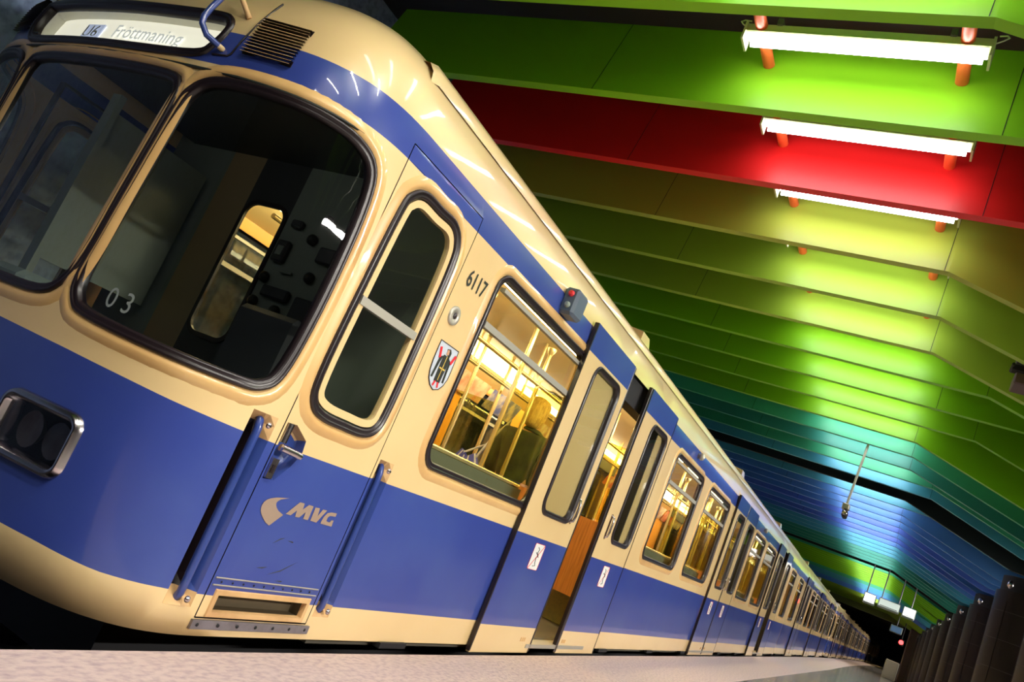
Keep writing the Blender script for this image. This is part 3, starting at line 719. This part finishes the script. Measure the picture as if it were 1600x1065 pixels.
    hs = [rrect(3.77, 4.13, .22, 1.13, .09)]
    q = MB(); sheet(q, [(2.34, -.95), (5.06, -.95), (5.06, 1.5), (2.34, 1.5)], hs, [[(3.75, -1), (3.75, 1.6)], [(4.16, -1), (4.16, 1.6)], [(4.47, -1), (4.47, 1.6)]], [], lambda a, b: Vector((3.45, a, b)),
                   lambda a, b: 0 if a < 3.75 else 1 if a < 4.16 else 2 if a < 4.47 else 0, False)
    cb = q.build('cab_back_wall', [CABG, CABD, CABB], car)
    q = MB(); ring(q, hs[0], [(-.01, -.01), (-.01, .01), (.02, .01), (.02, 0)], lambda a, b, h=0: Vector((3.45 - h, a, b)), smooth=False); q.build('window_frame', BLACK, cb)
    q = MB(); fill(q, hs[0], lambda a, b, h=0: Vector((3.45, a, b)), 0); q.build('pane', PANE, cb)
    # instruments on the back wall
    q = MB()
    for y, z, w_, h_ in ((3.66, .86, .10, .14), (3.63, 1.05, .09, .05), (3.62, .40, .18, .16), (3.55, .60, .22, .07), (3.62, .16, .26, .22), (3.30, .9, .14, .1), (3.28, .55, .2, .14)):
        q.rbox(3.41, 3.45, y - w_ / 2, y + w_ / 2, z - h_ / 2, z + h_ / 2, .01)
    q.build('switch_panel', CABD, cb)
    q = MB()
    for y, z in ((3.42, 1.12), (3.47, .98), (3.50, .50), (3.70, .52), (3.45, .30), (3.70, .68), (3.36, .75)): q.lathe((3.44, y, z), [(.035, 0), (.033, -.02), (.012, -.03)], 'x', 14)
    q.build('dial', LETK, cb)
    q = MB(); q.box(3.405, 3.412, 3.63, 3.68, .83, .89); q.box(3.425, 3.44, 3.5, 3.6, .735, .75); q.build('notice', CABG, cb)
    # desk, seat
    q = MB(); q.add([(2.16, 2.80, .0), (2.16, 4.6, .0), (2.55, 4.6, -.05), (2.55, 2.80, -.05), (2.16, 2.80, -.9), (2.16, 4.6, -.9), (2.35, 4.6, -.9), (2.35, 2.80, -.9)], [(0, 1, 2, 3), (3, 2, 6, 7), (0, 3, 7, 4), (1, 5, 6, 2)]); dk = q.build('driver_desk', CABD, car)
    q = MB(); q.rbox(2.16, 2.45, 3.75, 4.35, .0, .13, .03); q.build('console', CABG, dk)
    q = MB(); q.rbox(2.75, 3.15, 2.95, 3.45, -.42, -.30, .03); q.rbox(3.10, 3.20, 2.97, 3.43, -.3, .45, .03); q.tube([(2.95, 3.2, -.9), (2.95, 3.2, -.42)], .05, 10); q.build('driver_seat', CABD, car)
    q = MB(); q.box(2.62, 2.66, 4.52, 4.60, -.9, 1.3); q.box(2.66, 3.4, 4.55, 4.58, .25, 1.2); q.build('cab_locker', CABG, car)
    return car

car1 = build_car()
def copy_tree(o, parent=None):
    c = o.copy(); C.objects.link(c)
    if parent is not None: c.parent = parent
    for ch in list(o.children): copy_tree(ch, c)
    return c
PITCH = 21.76
def track_y(x): return 0 if x < 24 else -(x - 24) ** 2 / (2 * 2400)
labels = [None,
          'second metro car, behind the leading car 6117 at its gangway bellows',
          'third metro car from the front, cab to cab with the second car',
          'fourth metro car from the front, well down the platform',
          'fifth metro car, last but one before the tunnel end',
          'last metro car of the train at the tunnel end of the platform']
for i in range(1, 6):
    c = copy_tree(car1); c['label'] = labels[i]
    xc = 12.71 + PITCH * i; a = -max(0, xc - 24) / 2400
    c.location = (xc * S, (3.7 + track_y(xc)) * S, (CAR_ORG[2] + H) * S)
    c.rotation_euler = (0, 0, a + (pi if i % 2 else 0))
    for ch in list(c.children):
        n = ch.name.split('.')[0]
        if n in ('car_number', 'windscreen_number', 'crest_shield', 'door_button'):
            for g in list(ch.children): bpy.data.objects.remove(g)
            bpy.data.objects.remove(ch)

# ------------------------------------------------------------------ station shell
GRAN = mat('granite_band', (.60, .47, .43), .5, noise=(24, .8, (.34, .24, .27)), bump=(60, .35), streak=(1, 2.2, 1))
TILE = mat('polished_floor', (.36, .33, .30), .16, spec=.6, noise=(3, .5, (.26, .24, .22)))
CONC = mat('dark_concrete', (.03, .03, .035), .8)
WALLB = mat('blue_grey_wall', (.26, .36, .62), .6, noise=(18, .6, (.05, .08, .20)))
def edge_y(x):
    return 2.235 + track_y(x) + .03 * max(0, 1 - abs(x - 1.6) / 3)
xs = [-6, -3, 0, 1, 2, 3, 4, 5, 6] + list(range(8, 140, 3))
mb = MB()
for a, b in zip(xs[:-1], xs[1:]):
    a2 = a + .004; ya, yb = edge_y(a), edge_y(b); wa, wb = (lambda x: min(.74 + .012 * max(0, x - 10), 1.0))(a), (lambda x: min(.74 + .012 * max(0, x - 10), 1.0))(b)
    mb.add([(a, ya, -1.0), (b, yb, -1.0), (b, yb - wb, -1.0), (a, ya - wa, -1.0), (a, ya, -1.16), (b, yb, -1.16), (b, yb - .25, -1.16), (a, ya - .25, -1.16)], [(0, 3, 2, 1), (0, 1, 5, 4), (4, 5, 6, 7)], 0)
pe = struct(mb.build('platform_edge', GRAN)); 
mb = MB()
for a, b in zip(xs[:-1], xs[1:]):
    wa, wb = [min(.74 + .012 * max(0, x - 10), 1.0) for x in (a, b)]
    mb.add([(a, edge_y(a) - wa, -1.0), (b, edge_y(b) - wb, -1.0), (b, -6.2, -1.0), (a, -6.2, -1.0)], [(0, 3, 2, 1)])
struct(mb.build('floor', TILE))
mb = MB(); mb.box(-8, 150, 1.55, 1.75, -2.5, -1.17); struct(mb.build('trim_1', CONC))
mb = MB(); mb.box(-10, 150, -1, 6.4, -2.6, -2.5); struct(mb.build('track_bed', CONC))
for y in (2.85, 4.55):
    mb = MB(); pts = [(x, y + track_y(x)) for x in range(-8, 150, 4)]
    for (x0, y0), (x1, y1) in zip(pts[:-1], pts[1:]): mb.add([(x0, y0 - .04, -2.05), (x1, y1 - .04, -2.05), (x1, y1 + .04, -2.05), (x0, y0 + .04, -2.05), (x0, y0 - .04, -2.5), (x1, y1 - .04, -2.5), (x1, y1 + .04, -2.5), (x0, y0 + .04, -2.5)], [(0, 1, 2, 3), (0, 4, 5, 1), (3, 2, 6, 7)])
    tag(mb.build('rail', STEEL), 'steel running rail under the train, ' + ('nearer the platform' if y < 3 else 'nearer the far wall'), 'rail')
mb = MB(); mb.box(-8, 150, 6.4, 6.6, -2.6, 4.6); struct(mb.build('wall_left', WALLB))
mb = MB(); mb.box(-8, 150, -6.4, -6.2, -2.6, 4.6); struct(mb.build('wall_right', CONC))
mb = MB(); mb.box(-8, 150, -6.4, 6.6, 4.5, 4.7); struct(mb.build('ceiling', CONC))
mb = MB(); mb.box(-8.2, -8, -6.4, 6.6, -2.6, 4.6); struct(mb.build('wall_back', CONC))
mb = MB(); mb.box(150, 150.2, -6.4, 6.6, -2.6, 4.6); struct(mb.build('wall_front', CONC))

# ------------------------------------------------------------------ coloured ceiling panels and their lamps
def pm(name, c): return mat(name, c, .42, spec=.35, noise=(1.2, .25, tuple(a * .8 for a in c)), streak=(1, .12, 1.6))
PAL = {'lime': pm('lime_panel', (.24, .58, .012)), 'red': pm('red_panel', (.75, .012, .012)), 'olive': pm('olive_lime_panel', (.38, .46, .05)),
       'yellowlime': pm('yellow_lime_panel', (.33, .52, .04)), 'green': pm('green_panel', (.20, .52, .008)), 'turq': pm('turquoise_panel', (.06, .46, .24)),
       'teal': pm('teal_panel', (.05, .34, .26)), 'cyan': pm('cyan_panel', (.08, .40, .56)), 'sky': pm('sky_blue_panel', (.09, .27, .68)),
       'blue': pm('blue_panel', (.09, .19, .68)), 'dark': mat('black_gap_panel', (.004, .012, .012), .7)}
NAMES = {'lime': 'lime green', 'red': 'red', 'olive': 'olive green', 'yellowlime': 'yellowish green', 'green': 'bright green', 'turq': 'turquoise', 'teal': 'teal', 'cyan': 'cyan', 'sky': 'sky blue', 'blue': 'deep blue', 'dark': 'black'}
def colour(k):
    if k < 1: return 'lime'
    if k == 1: return 'red'
    if k == 2: return 'olive'
    if k <= 4: return 'yellowlime'
    if k <= 8: return 'green'
    if k in (9, 11): return 'turq'
    if k == 10: return 'teal'
    if k == 12: return 'cyan'
    if k == 13: return 'dark'
    if k == 14: return 'cyan'
    if k <= 16: return 'sky'
    if k <= 21: return ('blue', 'sky')[k % 2]
    if k <= 24: return 'cyan'
    if k <= 28: return 'teal'
    if k == 29: return 'dark'
    if k == 30: return 'turq'
    if k <= 38: return 'lime'
    if k <= 40: return 'turq'
    if k <= 44: return 'cyan'
    if k <= 48: return 'sky'
    return 'yellowlime'
KINK = {5: -.33, 7: -.386, 11: -.10, 12: -.12, 14: -.2}
ZB, ZT, X0, DX = 3.135, 3.90, 4.93, 1.03
LAMPCASE = mat('lamp_housing_enamel', (.62, .66, .40), .4)
REFL = mat('lamp_reflector', (.85, .85, .88), .3)
TUBEM = emis('fluorescent_tube', (.97, .96, 1.0), TUBE)
POST = mat('orange_post', (.85, .13, .035), .4)
KMAX = 60
ords = ['', 'first', 'second', 'third', 'fourth', 'fifth', 'sixth', 'seventh', 'eighth', 'ninth', 'tenth', 'eleventh', 'twelfth', 'thirteenth', 'fourteenth', 'fifteenth', 'sixteenth', 'seventeenth', 'eighteenth', 'nineteenth', 'twentieth', 'twenty-first', 'twenty-second', 'twenty-third', 'twenty-fourth', 'twenty-fifth', 'twenty-sixth', 'twenty-seventh', 'twenty-eighth', 'twenty-ninth', 'thirtieth', 'thirty-first']
def where(k):
    if k == 1: return 'the only one of its colour'
    if k < 1: return ('just in front of the red one' if k == 0 else '%s in front of the red one' % ords[1 - k])
    if k < 13: return '%s beyond the red one' % ords[k - 1]
    if k == 13: return 'leaving the wide dark gap in the rainbow ceiling'
    if k < 29: return '%s beyond the wide dark gap' % ords[k - 13]
    if k == 29: return 'making the thin dark line before the far lime panels'
    return '%s beyond the thin far dark line' % ords[k - 29]
for k in range(-5, KMAX + 1):
    x = X0 + DX * k; c = colour(k); kk = KINK.get(k, .31)
    yd = track_y(x) * .6
    nok = k in (0, 1, 6)
    z2 = ZB - (.33 * (kk + 2.35) if True else 0)
    if nok: kk = -.9; 
    z2 = max(2.47, ZB - .33 * (kk + 1.75))
    prof = [(5.32, ZB), (kk, ZB), (-1.75, z2), (-4.6, 2.40)]
    top = [(5.32, ZT), (kk, ZT), (-1.75, max(z2 + .75, ZT - .5)), (-4.6, 3.1)]
    mb = MB(); tb = .04; n = 4
    dxr = .10
    A = [(x - .07, y + yd, z) for y, z in prof] + [(x + .14, y + yd, z) for y, z in top]             # front face, leaning slightly
    B = [(x + .02, y + yd, z) for y, z in prof]
    Cc = [(x + .02, y + yd, z + .03) for y, z in prof]
    D = [(x - .035, y + yd, z + .03) for y, z in prof] + [(x + .165, y + yd, z) for y, z in top]
    vs = A + B + Cc + D; oA, oB, oC, oD = 0, 8, 12, 16; fs = []
    for i in range(3):
        fs += [(oA + i, oA + i + 1, oA + 5 + i, oA + 4 + i), (oA + i, oB + i, oB + i + 1, oA + i + 1), (oB + i, oC + i, oC + i + 1, oB + i + 1), (oC + i, oD + i, oD + i + 1, oC + i + 1), (oD + i, oD + 4 + i, oD + 5 + i, oD + i + 1), (oA + 4 + i, oA + 5 + i, oD + 5 + i, oD + 4 + i)]
    fs += [(oA, oA + 4, oD + 4, oD, oC, oB), (oA + 3, oB + 3, oC + 3, oD + 3, oD + 7, oA + 7)]
    mb.add(vs, fs)
    p = mb.build('ceiling_panel', PAL[c])
    tag(p, '%s ceiling panel across the hall, %s' % (NAMES[c], where(k)), 'ceiling panel', 'coloured ceiling panels')
    if k < 22:
        q = MB()
        for y in (kk + .03, 2.95):
            if y < .0 and nok: y = .16
            q.add([(x - .073, y + yd - .0025, ZB), (x - .073, y + yd + .0025, ZB), (x + .137, y + yd + .0025, ZT), (x + .137, y + yd - .0025, ZT)], [(0, 1, 2, 3)])
        q.build('panel_joint', DARK, p)
    # lamp in front of this panel
    if k == 13 or k == 29 or k < -5 or k > 52: continue
    lx = x - .31; ya, yb = .37 + yd, 1.79 + yd
    lt = thing('ceiling_lamp', '', 'lamp', (lx, (ya + yb) / 2, 3.49), 'fluorescent ceiling lamps')
    if k == 0: lb = 'twin tube fluorescent lamp nearest the camera, before the lime green panel'
    elif k == 1: lb = 'twin tube fluorescent lamp in front of the red ceiling panel'
    elif k == 2: lb = 'fluorescent lamp seen edge-on below the red ceiling panel'
    else: lb = 'fluorescent lamp before the %s ceiling panel, %s' % (NAMES[c], where(k).replace('rainbow ceiling', 'ceiling'))
    lt['label'] = lb
    q = MB(); q.box(lx - .06, lx + .06, ya - .035, yb + .035, 3.525, 3.58)
    q.add([(lx - .075, ya - .04, 3.515), (lx - .06, ya - .04, 3.53), (lx - .06, yb + .04, 3.53), (lx - .075, yb + .04, 3.515)], [(0, 1, 2, 3)])
    for yy in (ya - .045, yb + .03): q.box(lx - .075, lx + .075, yy, yy + .015, 3.455, 3.585)
    hs_ = q.build('housing', LAMPCASE, lt)
    q = MB(); q.box(lx - .055, lx + .055, ya - .02, yb + .02, 3.516, 3.524); q.build('reflector', REFL, lt)
    for dx in (-.036, .036):
        q = MB(); q.tube([(lx + dx, ya, 3.485), (lx + dx, yb, 3.485)], .015, 8); q.build('tube', TUBEM, lt)
    for yp in (.475 + yd, 1.725 + yd):
        q = MB(); n0 = x - DX + .05 if k > -5 else x - .5
        q.tube([(n0 + .02, yp, 3.565), (x + .05, yp, 3.565)], .041, 12); q.build('post', POST, lt)
    if k in (0, 1, 2):
        q = MB()
        for yy, sg in ((ya - .03, -1), (yb + .03, 1)):
            q.tube([(lx, yy, 3.585), (lx - .02, yy + sg * .05, 3.60), (lx - .01, yy + sg * .075, 3.63), (lx + .01, yy + sg * .06, 3.66), (lx + .03, yy + sg * .02, 3.67)], .005, 6)
        q.build('supply_cable', WHITE, lt)
        for yy in (ya + .17, yb - .20):
            q = MB(); q.box(lx - .08, lx + .0, yy, yy + .035, 3.575, 3.62); q.build('mounting_clip', STEEL, lt)

# ------------------------------------------------------------------ columns
COLM = mat('brown_tile', (.014, .006, .0055), .42, spec=.25, noise=(3, .6, (.012, .006, .006)))
GROUT = mat('grout', (.03, .018, .017), .6)
cl = ['nearest', 'second', 'third', 'fourth', 'fifth', 'sixth', 'seventh', 'eighth', 'ninth', 'tenth', 'farthest']
for i in range(11):
    x = 14.0 + 5.3 * i; y = -2.3 + track_y(x) * .8; r = .62
    top = 2.43
    cr_ = thing('tiled_column', 'dark brown tiled round column, %s along the platform at lower right' % cl[i], 'column', (x, y, -1.0), 'tiled columns along the platform')
    q = MB(); q.lathe((x, y, -1.0), [(r, 0), (r, 3.17)], 'z', 28); q.build('shaft', COLM, cr_)
    q = MB(); q.lathe((x, y, 2.17), [(r - .06, 0), (r - .06, top - 2.17 + .05)], 'z', 24); q.build('neck', DARK, cr_)
    q = MB()
    for z in (.0, .55, 1.1, 1.65, 2.2, 2.75):
        q.lathe((x, y, -1.0 + z), [(r + .001, 0), (r + .003, .003), (r + .003, .010), (r + .001, .013)], 'z', 28)
    for a in range(8):
        a_ = a * pi / 4; q.box(x + (r + .001) * cos(a_) - .004, x + (r + .001) * cos(a_) + .004, y + (r + .001) * sin(a_) - .004, y + (r + .001) * sin(a_) + .004, -1.0, 1.98)
    q.build('tile_joint', GROUT, cr_)
    q = MB(); q.lathe((x - .48, y + .45, 2.2), [(.02, 0), (.06, .05), (.06, .12), (.03, .16)], 'z', 12); q.build('spotlight', CHROME, cr_)

# ------------------------------------------------------------------ hanging things
t = thing('hanging_camera', 'small camera on a thin white rod hanging from the turquoise ceiling', 'camera', (14.2, 1.0, 3.13))
q = MB(); q.tube([(14.2, .998, 3.2), (14.2, 1.035, 2.08)], .020, 8); q.build('rod', WHITE, t)
q = MB(); q.rbox(14.1, 14.3, .98, 1.09, 1.98, 2.08, .015); q.build('bracket', ALU, t)
q = MB(); q.rbox(14.05, 14.35, .98, 1.06, 1.85, 1.97, .02); q.build('camera_body', DARK, t)
q = MB(); q.lathe((14.05, 1.02, 1.91), [(.035, 0), (.04, -.03), (.02, -.04)], 'x', 12); q.build('lens', CHROME, t)
t = thing('ceiling_projector', 'grey and brown device under the green panels at the right edge', 'device', (8.3, -.55, 2.75))
q = MB(); q.box(8.2, 8.45, -.75, -.40, 2.97, 3.10); q.build('mounting_plate', STEEL, t)
q = MB(); q.box(8.19, 8.2, -.70, -.43, 2.985, 3.085); q.build('dark_window', LETK, t)
q = MB(); q.tube([(8.3, -.5, 2.84), (8.3, -.5, 2.98)], .03, 8); q.tube([(8.3, -.66, 2.84), (8.3, -.66, 2.98)], .03, 8); q.tube([(8.18, -.38, 2.93), (8.4, -.38, 2.93)], .014, 8); q.box(8.24, 8.36, -.70, -.38, 2.90, 2.95); q.build('joint', DARK, t)
q = MB(); q.rbox(8.15, 8.45, -.78, -.41, 2.74, 2.85, .012); q.build('device_body', mat('brown_casing', (.09, .05, .045), .5), t)
q = MB(); q.lathe((8.15, -.53, 2.80), [(.03, 0), (.03, -.01), (.015, -.012)], 'x', 12); q.build('lens', DARK, t)
q = MB(); q.tube([(8.3, -.58, 3.10), (8.3, -.58, 3.3)], .03, 8); q.build('hanger', STEEL, t)
# train indicator between two lit boxes
PANEL_W = emis('lit_sign_face', (1, 1, .97), 1.6); PANEL_G = mat('indicator_face', (.55, .60, .55), .4, emit=((.75, .85, .78), .45))
X = 33.64
def hang(y0, y1, z0, z1, face, label, rods, lab2):
    t = thing('platform_sign', label, 'sign', (X, (y0 + y1) / 2, z0))
    q = MB(); q.rbox(X, X + .25, y0, y1, z0, z1, .03); b = q.build('sign_case', CABG, t)
    q = MB(); q.rbox(X - .02, X, y0 + .03, y1 - .03, z0 + .07, z1 - .03, .008); q.build('sign_face', face, t)
    q = MB(); q.box(X - .03, X - .02, y0 + .08, y1 - .08, z0 + .085, z0 + .105); q.build('black_stripe', LETK, t)
    for y, zt in rods:
        q = MB(); q.tube([(X + .1, y, z1), (X + .1, y, zt)], .022, 6); q.build('hanger_rod', STEEL, t)
    return t
hang(.55, .97, 1.66, 2.06, PANEL_W, 'bright white square sign box hanging left of the train indicator', [(.90, 3.3)], 0)
hang(-.28, .46, 1.70, 2.06, PANEL_G, 'pale train indicator hanging between two bright sign boxes', [(.38, 3.3), (-.2, 3.3)], 0)
hang(-.80, -.37, 1.68, 2.08, PANEL_W, 'bright white square sign box hanging right of the train indicator', [(-.62, 3.2)], 0)
# far end of the hall
mb = MB(); mb.box(67.2, 67.6, -6.2, 6.4, 2.72, 4.5); struct(mb.build('portal_beam', mat('portal_green', (.14, .18, .04), .6)))
t = thing('signal_light', 'small red signal light at the dark tunnel mouth', 'signal', (60.4, -1.09, 1.2))
q = MB(); q.rbox(60.4, 60.65, -1.25, -.93, 1.25, 1.65, .04); q.build('signal_case', DARK, t)
q = MB(); q.lathe((60.4, -1.09, 1.46), [(.14, 0), (.12, -.05), (.05, -.08)], 'x', 14); q.build('red_lens', emis('signal_red', (1, .03, .03), 7), t)
q = MB(); q.tube([(60.53, -1.09, 1.62), (60.53, -1.09, 2.715)], .03, 8); q.build('mast', DARK, t)
t = thing('platform_cabinet', 'small pale box standing at the far platform end', 'cabinet', (60, -.95, -1.0))
q = MB(); q.rbox(60, 60.6, -1.35, -.55, -1.0, .18, .04); q.build('cabinet_body', mat('pale_cabinet', (.50, .47, .38), .5), t)
q = MB(); q.box(59.99, 60, -1.27, -.63, -.85, .1); q.build('cabinet_door', mat('pale_cabinet_door', (.55, .51, .42), .5), t)
t = thing('platform_monitor', 'dark hanging monitor above the red signal light', 'monitor', (58, -.60, 1.8))
q = MB(); q.rbox(58, 58.5, -.95, -.25, 1.80, 2.25, .03); q.build('monitor_case', CABG, t)
q = MB(); q.box(57.98, 58, -.90, -.30, 1.85, 2.2); q.build('screen', mat('screen', (.03, .05, .08), .2, emit=((.1, .18, .3), .4)), t)
q = MB(); q.tube([(58.47, -.6, 2.0), (58.47, -.6, 3.2)], .03, 8); q.build('hanger_rod', STEEL, t)
t = thing('end_wall_pier', 'brown and pinkish pier lit by a small white lamp at the far platform end', 'pier', (62, -2.1, -1.0))
q = MB(); q.rbox(62, 63.2, -2.9, -1.45, -1.0, 2.6, .05); q.build('pier_body', mat('pier_brown', (.16, .10, .10), .5), t)
q = MB(); q.box(61.97, 62, -2.6, -1.9, -1.0, 2.4); q.build('pier_panel', mat('pier_pale', (.30, .24, .26), .4), t)
q = MB(); q.lathe((61.9, -2.12, 1.60), [(.02, -.05), (.09, .02), (.09, .08)], 'x', 12); q.build('lamp_head', emis('small_white_lamp', (1, 1, .9), 8), t)

# ------------------------------------------------------------------ passenger and bag inside the leading car
def skin_mesh(name, nodes, edges, m, parent, org, sub=2):
    me = bpy.data.meshes.new(name)
    me.from_pydata([((p[0] - org[0]) * S, (p[1] - org[1]) * S, (p[2] - org[2]) * S) for p, r in nodes], edges, [])
    o = bpy.data.objects.new(name, me); C.objects.link(o)
    o.parent = parent
    md = o.modifiers.new('skin', 'SKIN'); md.use_smooth_shade = True
    sk = me.skin_vertices[0] if me.skin_vertices else None
    for i, (p, r) in enumerate(nodes):
        r = r if isinstance(r, tuple) else (r, r)
        me.skin_vertices[0].data[i].radius = (r[0] * S, r[1] * S)
    me.skin_vertices[0].data[0].use_root = True
    sb = o.modifiers.new('sub', 'SUBSURF'); sb.levels = sub; sb.render_levels = sub
    me.materials.append(m); return o
px_, py_, fz = 7.15, 3.42, -.925
def P_(dx, dy, h): return (px_ + dx, py_ + dy, fz + h)      # heights in survey units, person 2.03 tall (1.68 m)
per = thing('person', 'standing passenger seen from behind with blonde hair, dark jacket and bag', 'person', (px_, py_, fz))
N = [(P_(0, 0, 1.08), (.15, .19)), (P_(0, 0, 1.28), (.13, .17)), (P_(.01, 0, 1.50), (.14, .20)), (P_(.0, 0, 1.62), (.09, .13)), (P_(.01, 0, 1.72), .062), (P_(.03, 0, 1.82), (.09, .085)), (P_(.03, 0, 1.93), (.095, .088)), (P_(.02, 0, 2.0), (.06, .06)),
     (P_(0, .11, .98), .11), (P_(.02, .12, .56), .075), (P_(0, .12, .14), .05), (P_(.03, .12, .06), .05), (P_(.17, .13, .04), .035),
     (P_(0, -.11, .98), .11), (P_(.03, -.12, .56), .075), (P_(0, -.12, .14), .05), (P_(.03, -.12, .06), .05), (P_(.17, -.13, .04), .035),
     (P_(0, .23, 1.56), .068), (P_(-.02, .30, 1.26), .05), (P_(.16, .28, 1.06), .036),
     (P_(0, -.23, 1.56), .068), (P_(-.03, -.30, 1.26), .05), (P_(.12, -.26, 1.04), .036)]
Eg = [(0, 1), (1, 2), (2, 3), (3, 4), (4, 5), (5, 6), (6, 7), (0, 8), (8, 9), (9, 10), (10, 11), (11, 12), (0, 13), (13, 14), (14, 15), (15, 16), (16, 17), (2, 18), (18, 19), (19, 20), (2, 21), (21, 22), (22, 23)]
skin_mesh('body', N, Eg, SKIN, per, (px_, py_, fz))
JK = mat('dark_green_jacket', (.030, .036, .030), .8, noise=(8, .7, (.09, .14, .05)))
Nj = [(P_(0, 0, .98), (.185, .225)), (P_(0, 0, 1.28), (.165, .205)), (P_(.01, 0, 1.50), (.17, .235)), (P_(.0, 0, 1.63), (.12, .16)), (P_(.0, 0, 1.70), (.09, .095)), (P_(0, .24, 1.56), .095), (P_(-.02, .31, 1.26), .075), (P_(.13, .285, 1.08), .058), (P_(0, -.24, 1.56), .095), (P_(-.03, -.31, 1.26), .075), (P_(.09, -.265, 1.07), .058)]
skin_mesh('jacket', Nj, [(0, 1), (1, 2), (2, 3), (3, 4), (2, 5), (5, 6), (6, 7), (2, 8), (8, 9), (9, 10)], JK, per, (px_, py_, fz))
TR = mat('dark_trousers', (.03, .035, .05), .8)
Nt = [(P_(0, 0, 1.06), (.17, .20)), (P_(0, .11, .96), .13), (P_(.02, .12, .56), .095), (P_(0, .12, .16), .075), (P_(0, -.11, .96), .13), (P_(.03, -.12, .56), .095), (P_(0, -.12, .16), .075)]
skin_mesh('trousers', Nt, [(0, 1), (1, 2), (2, 3), (0, 4), (4, 5), (5, 6)], TR, per, (px_, py_, fz))
Nh = [(P_(-.02, 0, 1.99), (.11, .12)), (P_(-.05, 0, 1.90), (.13, .145)), (P_(-.065, 0, 1.78), (.11, .15)), (P_(-.07, 0, 1.66), (.075, .13))]
skin_mesh('hair', Nh, [(0, 1), (1, 2), (2, 3)], mat('blonde_hair', (.80, .58, .24), .6, noise=(20, .8, (.35, .18, .05)), streak=(3, 3, .5)), per, (px_, py_, fz))
for sy in (1, -1):
    hx, hy, hz = P_(.16 if sy > 0 else .12, sy * (.28 if sy > 0 else .26), 1.06 if sy > 0 else 1.04)
    hn = [((hx, hy, hz), .034), ((hx + .05, hy, hz - .02), (.018, .038)), ((hx + .09, hy, hz - .035), (.016, .036))]; he = [(0, 1), (1, 2)]
    for f, l in ((-.032, .06), (-.011, .07), (.011, .066), (.032, .05)):
        a = len(hn); hn += [((hx + .105, hy + f, hz - .045), .0105), ((hx + .11 + l * .5, hy + f, hz - .065), .0095), ((hx + .10 + l * .6, hy + f, hz - .105), .008)]; he += [(2, a), (a, a + 1), (a + 1, a + 2)]
    a = len(hn); hn += [((hx + .04, hy - sy * .04, hz - .02), .012), ((hx + .075, hy - sy * .055, hz - .055), .010)]; he += [(1, a), (a, a + 1)]
    skin_mesh('hand', hn, he, SKIN, per, (px_, py_, fz), 1)
bg = thing('shoulder_bag', 'blue and white striped bag at the left of the standing passenger', 'bag', P_(-.02, .50, .96))
BAGB = mat('bag_blue', (.07, .08, .42), .5); BAGW = mat('bag_white', (.62, .62, .66), .5)
q = MB(); x, y, z = P_(-.05, .53, .90)
n = 16; vs = []
for i in range(n + 1):
    for w_, h_ in ((-.16, 0), (-.17, .12), (-.14, .24), (-.09, .32)):
        a = i / n; vs.append((x + .07 * sin(a * pi) * (1 - h_ * 1.4) - .02, y + w_ * (1 - 2 * a), z + h_ + .03 * cos(a * pi * 2)))
for i in range(n + 1):
    for w_, h_ in ((-.16, 0), (-.17, .12), (-.14, .24), (-.09, .32)):
        a = i / n; vs.append((x - .07 * sin(a * pi) * (1 - h_ * 1.4) - .02, y + w_ * (1 - 2 * a), z + h_ + .03 * cos(a * pi * 2)))
fs = []; ms = []; b0 = (n + 1) * 4
for i in range(n):
    for j in range(3):
        fs.append((i * 4 + j, i * 4 + 4 + j, i * 4 + 5 + j, i * 4 + 1 + j)); ms.append(1 if i % 4 == 1 else 0)
        fs.append((b0 + i * 4 + j, b0 + i * 4 + 4 + j, b0 + i * 4 + 5 + j, b0 + i * 4 + 1 + j)[::-1]); ms.append(1 if i % 4 == 1 else 0)
    fs.append((i * 4, b0 + i * 4, b0 + i * 4 + 4, i * 4 + 4)); ms.append(0)
q.add(vs, fs, ms, True); q.build('bag_body', [BAGB, BAGW], bg)
q = MB(); q.tube([(x - .02, y - .09, z + .30), P_(-.10, .33, 1.45), P_(-.02, .25, 1.68), P_(.08, .30, 1.5), (x, y + .09, z + .30)], .012, 6); q.build('strap', BAGW, bg)

for o in bpy.data.objects:
    if '_org' in o: del o['_org']
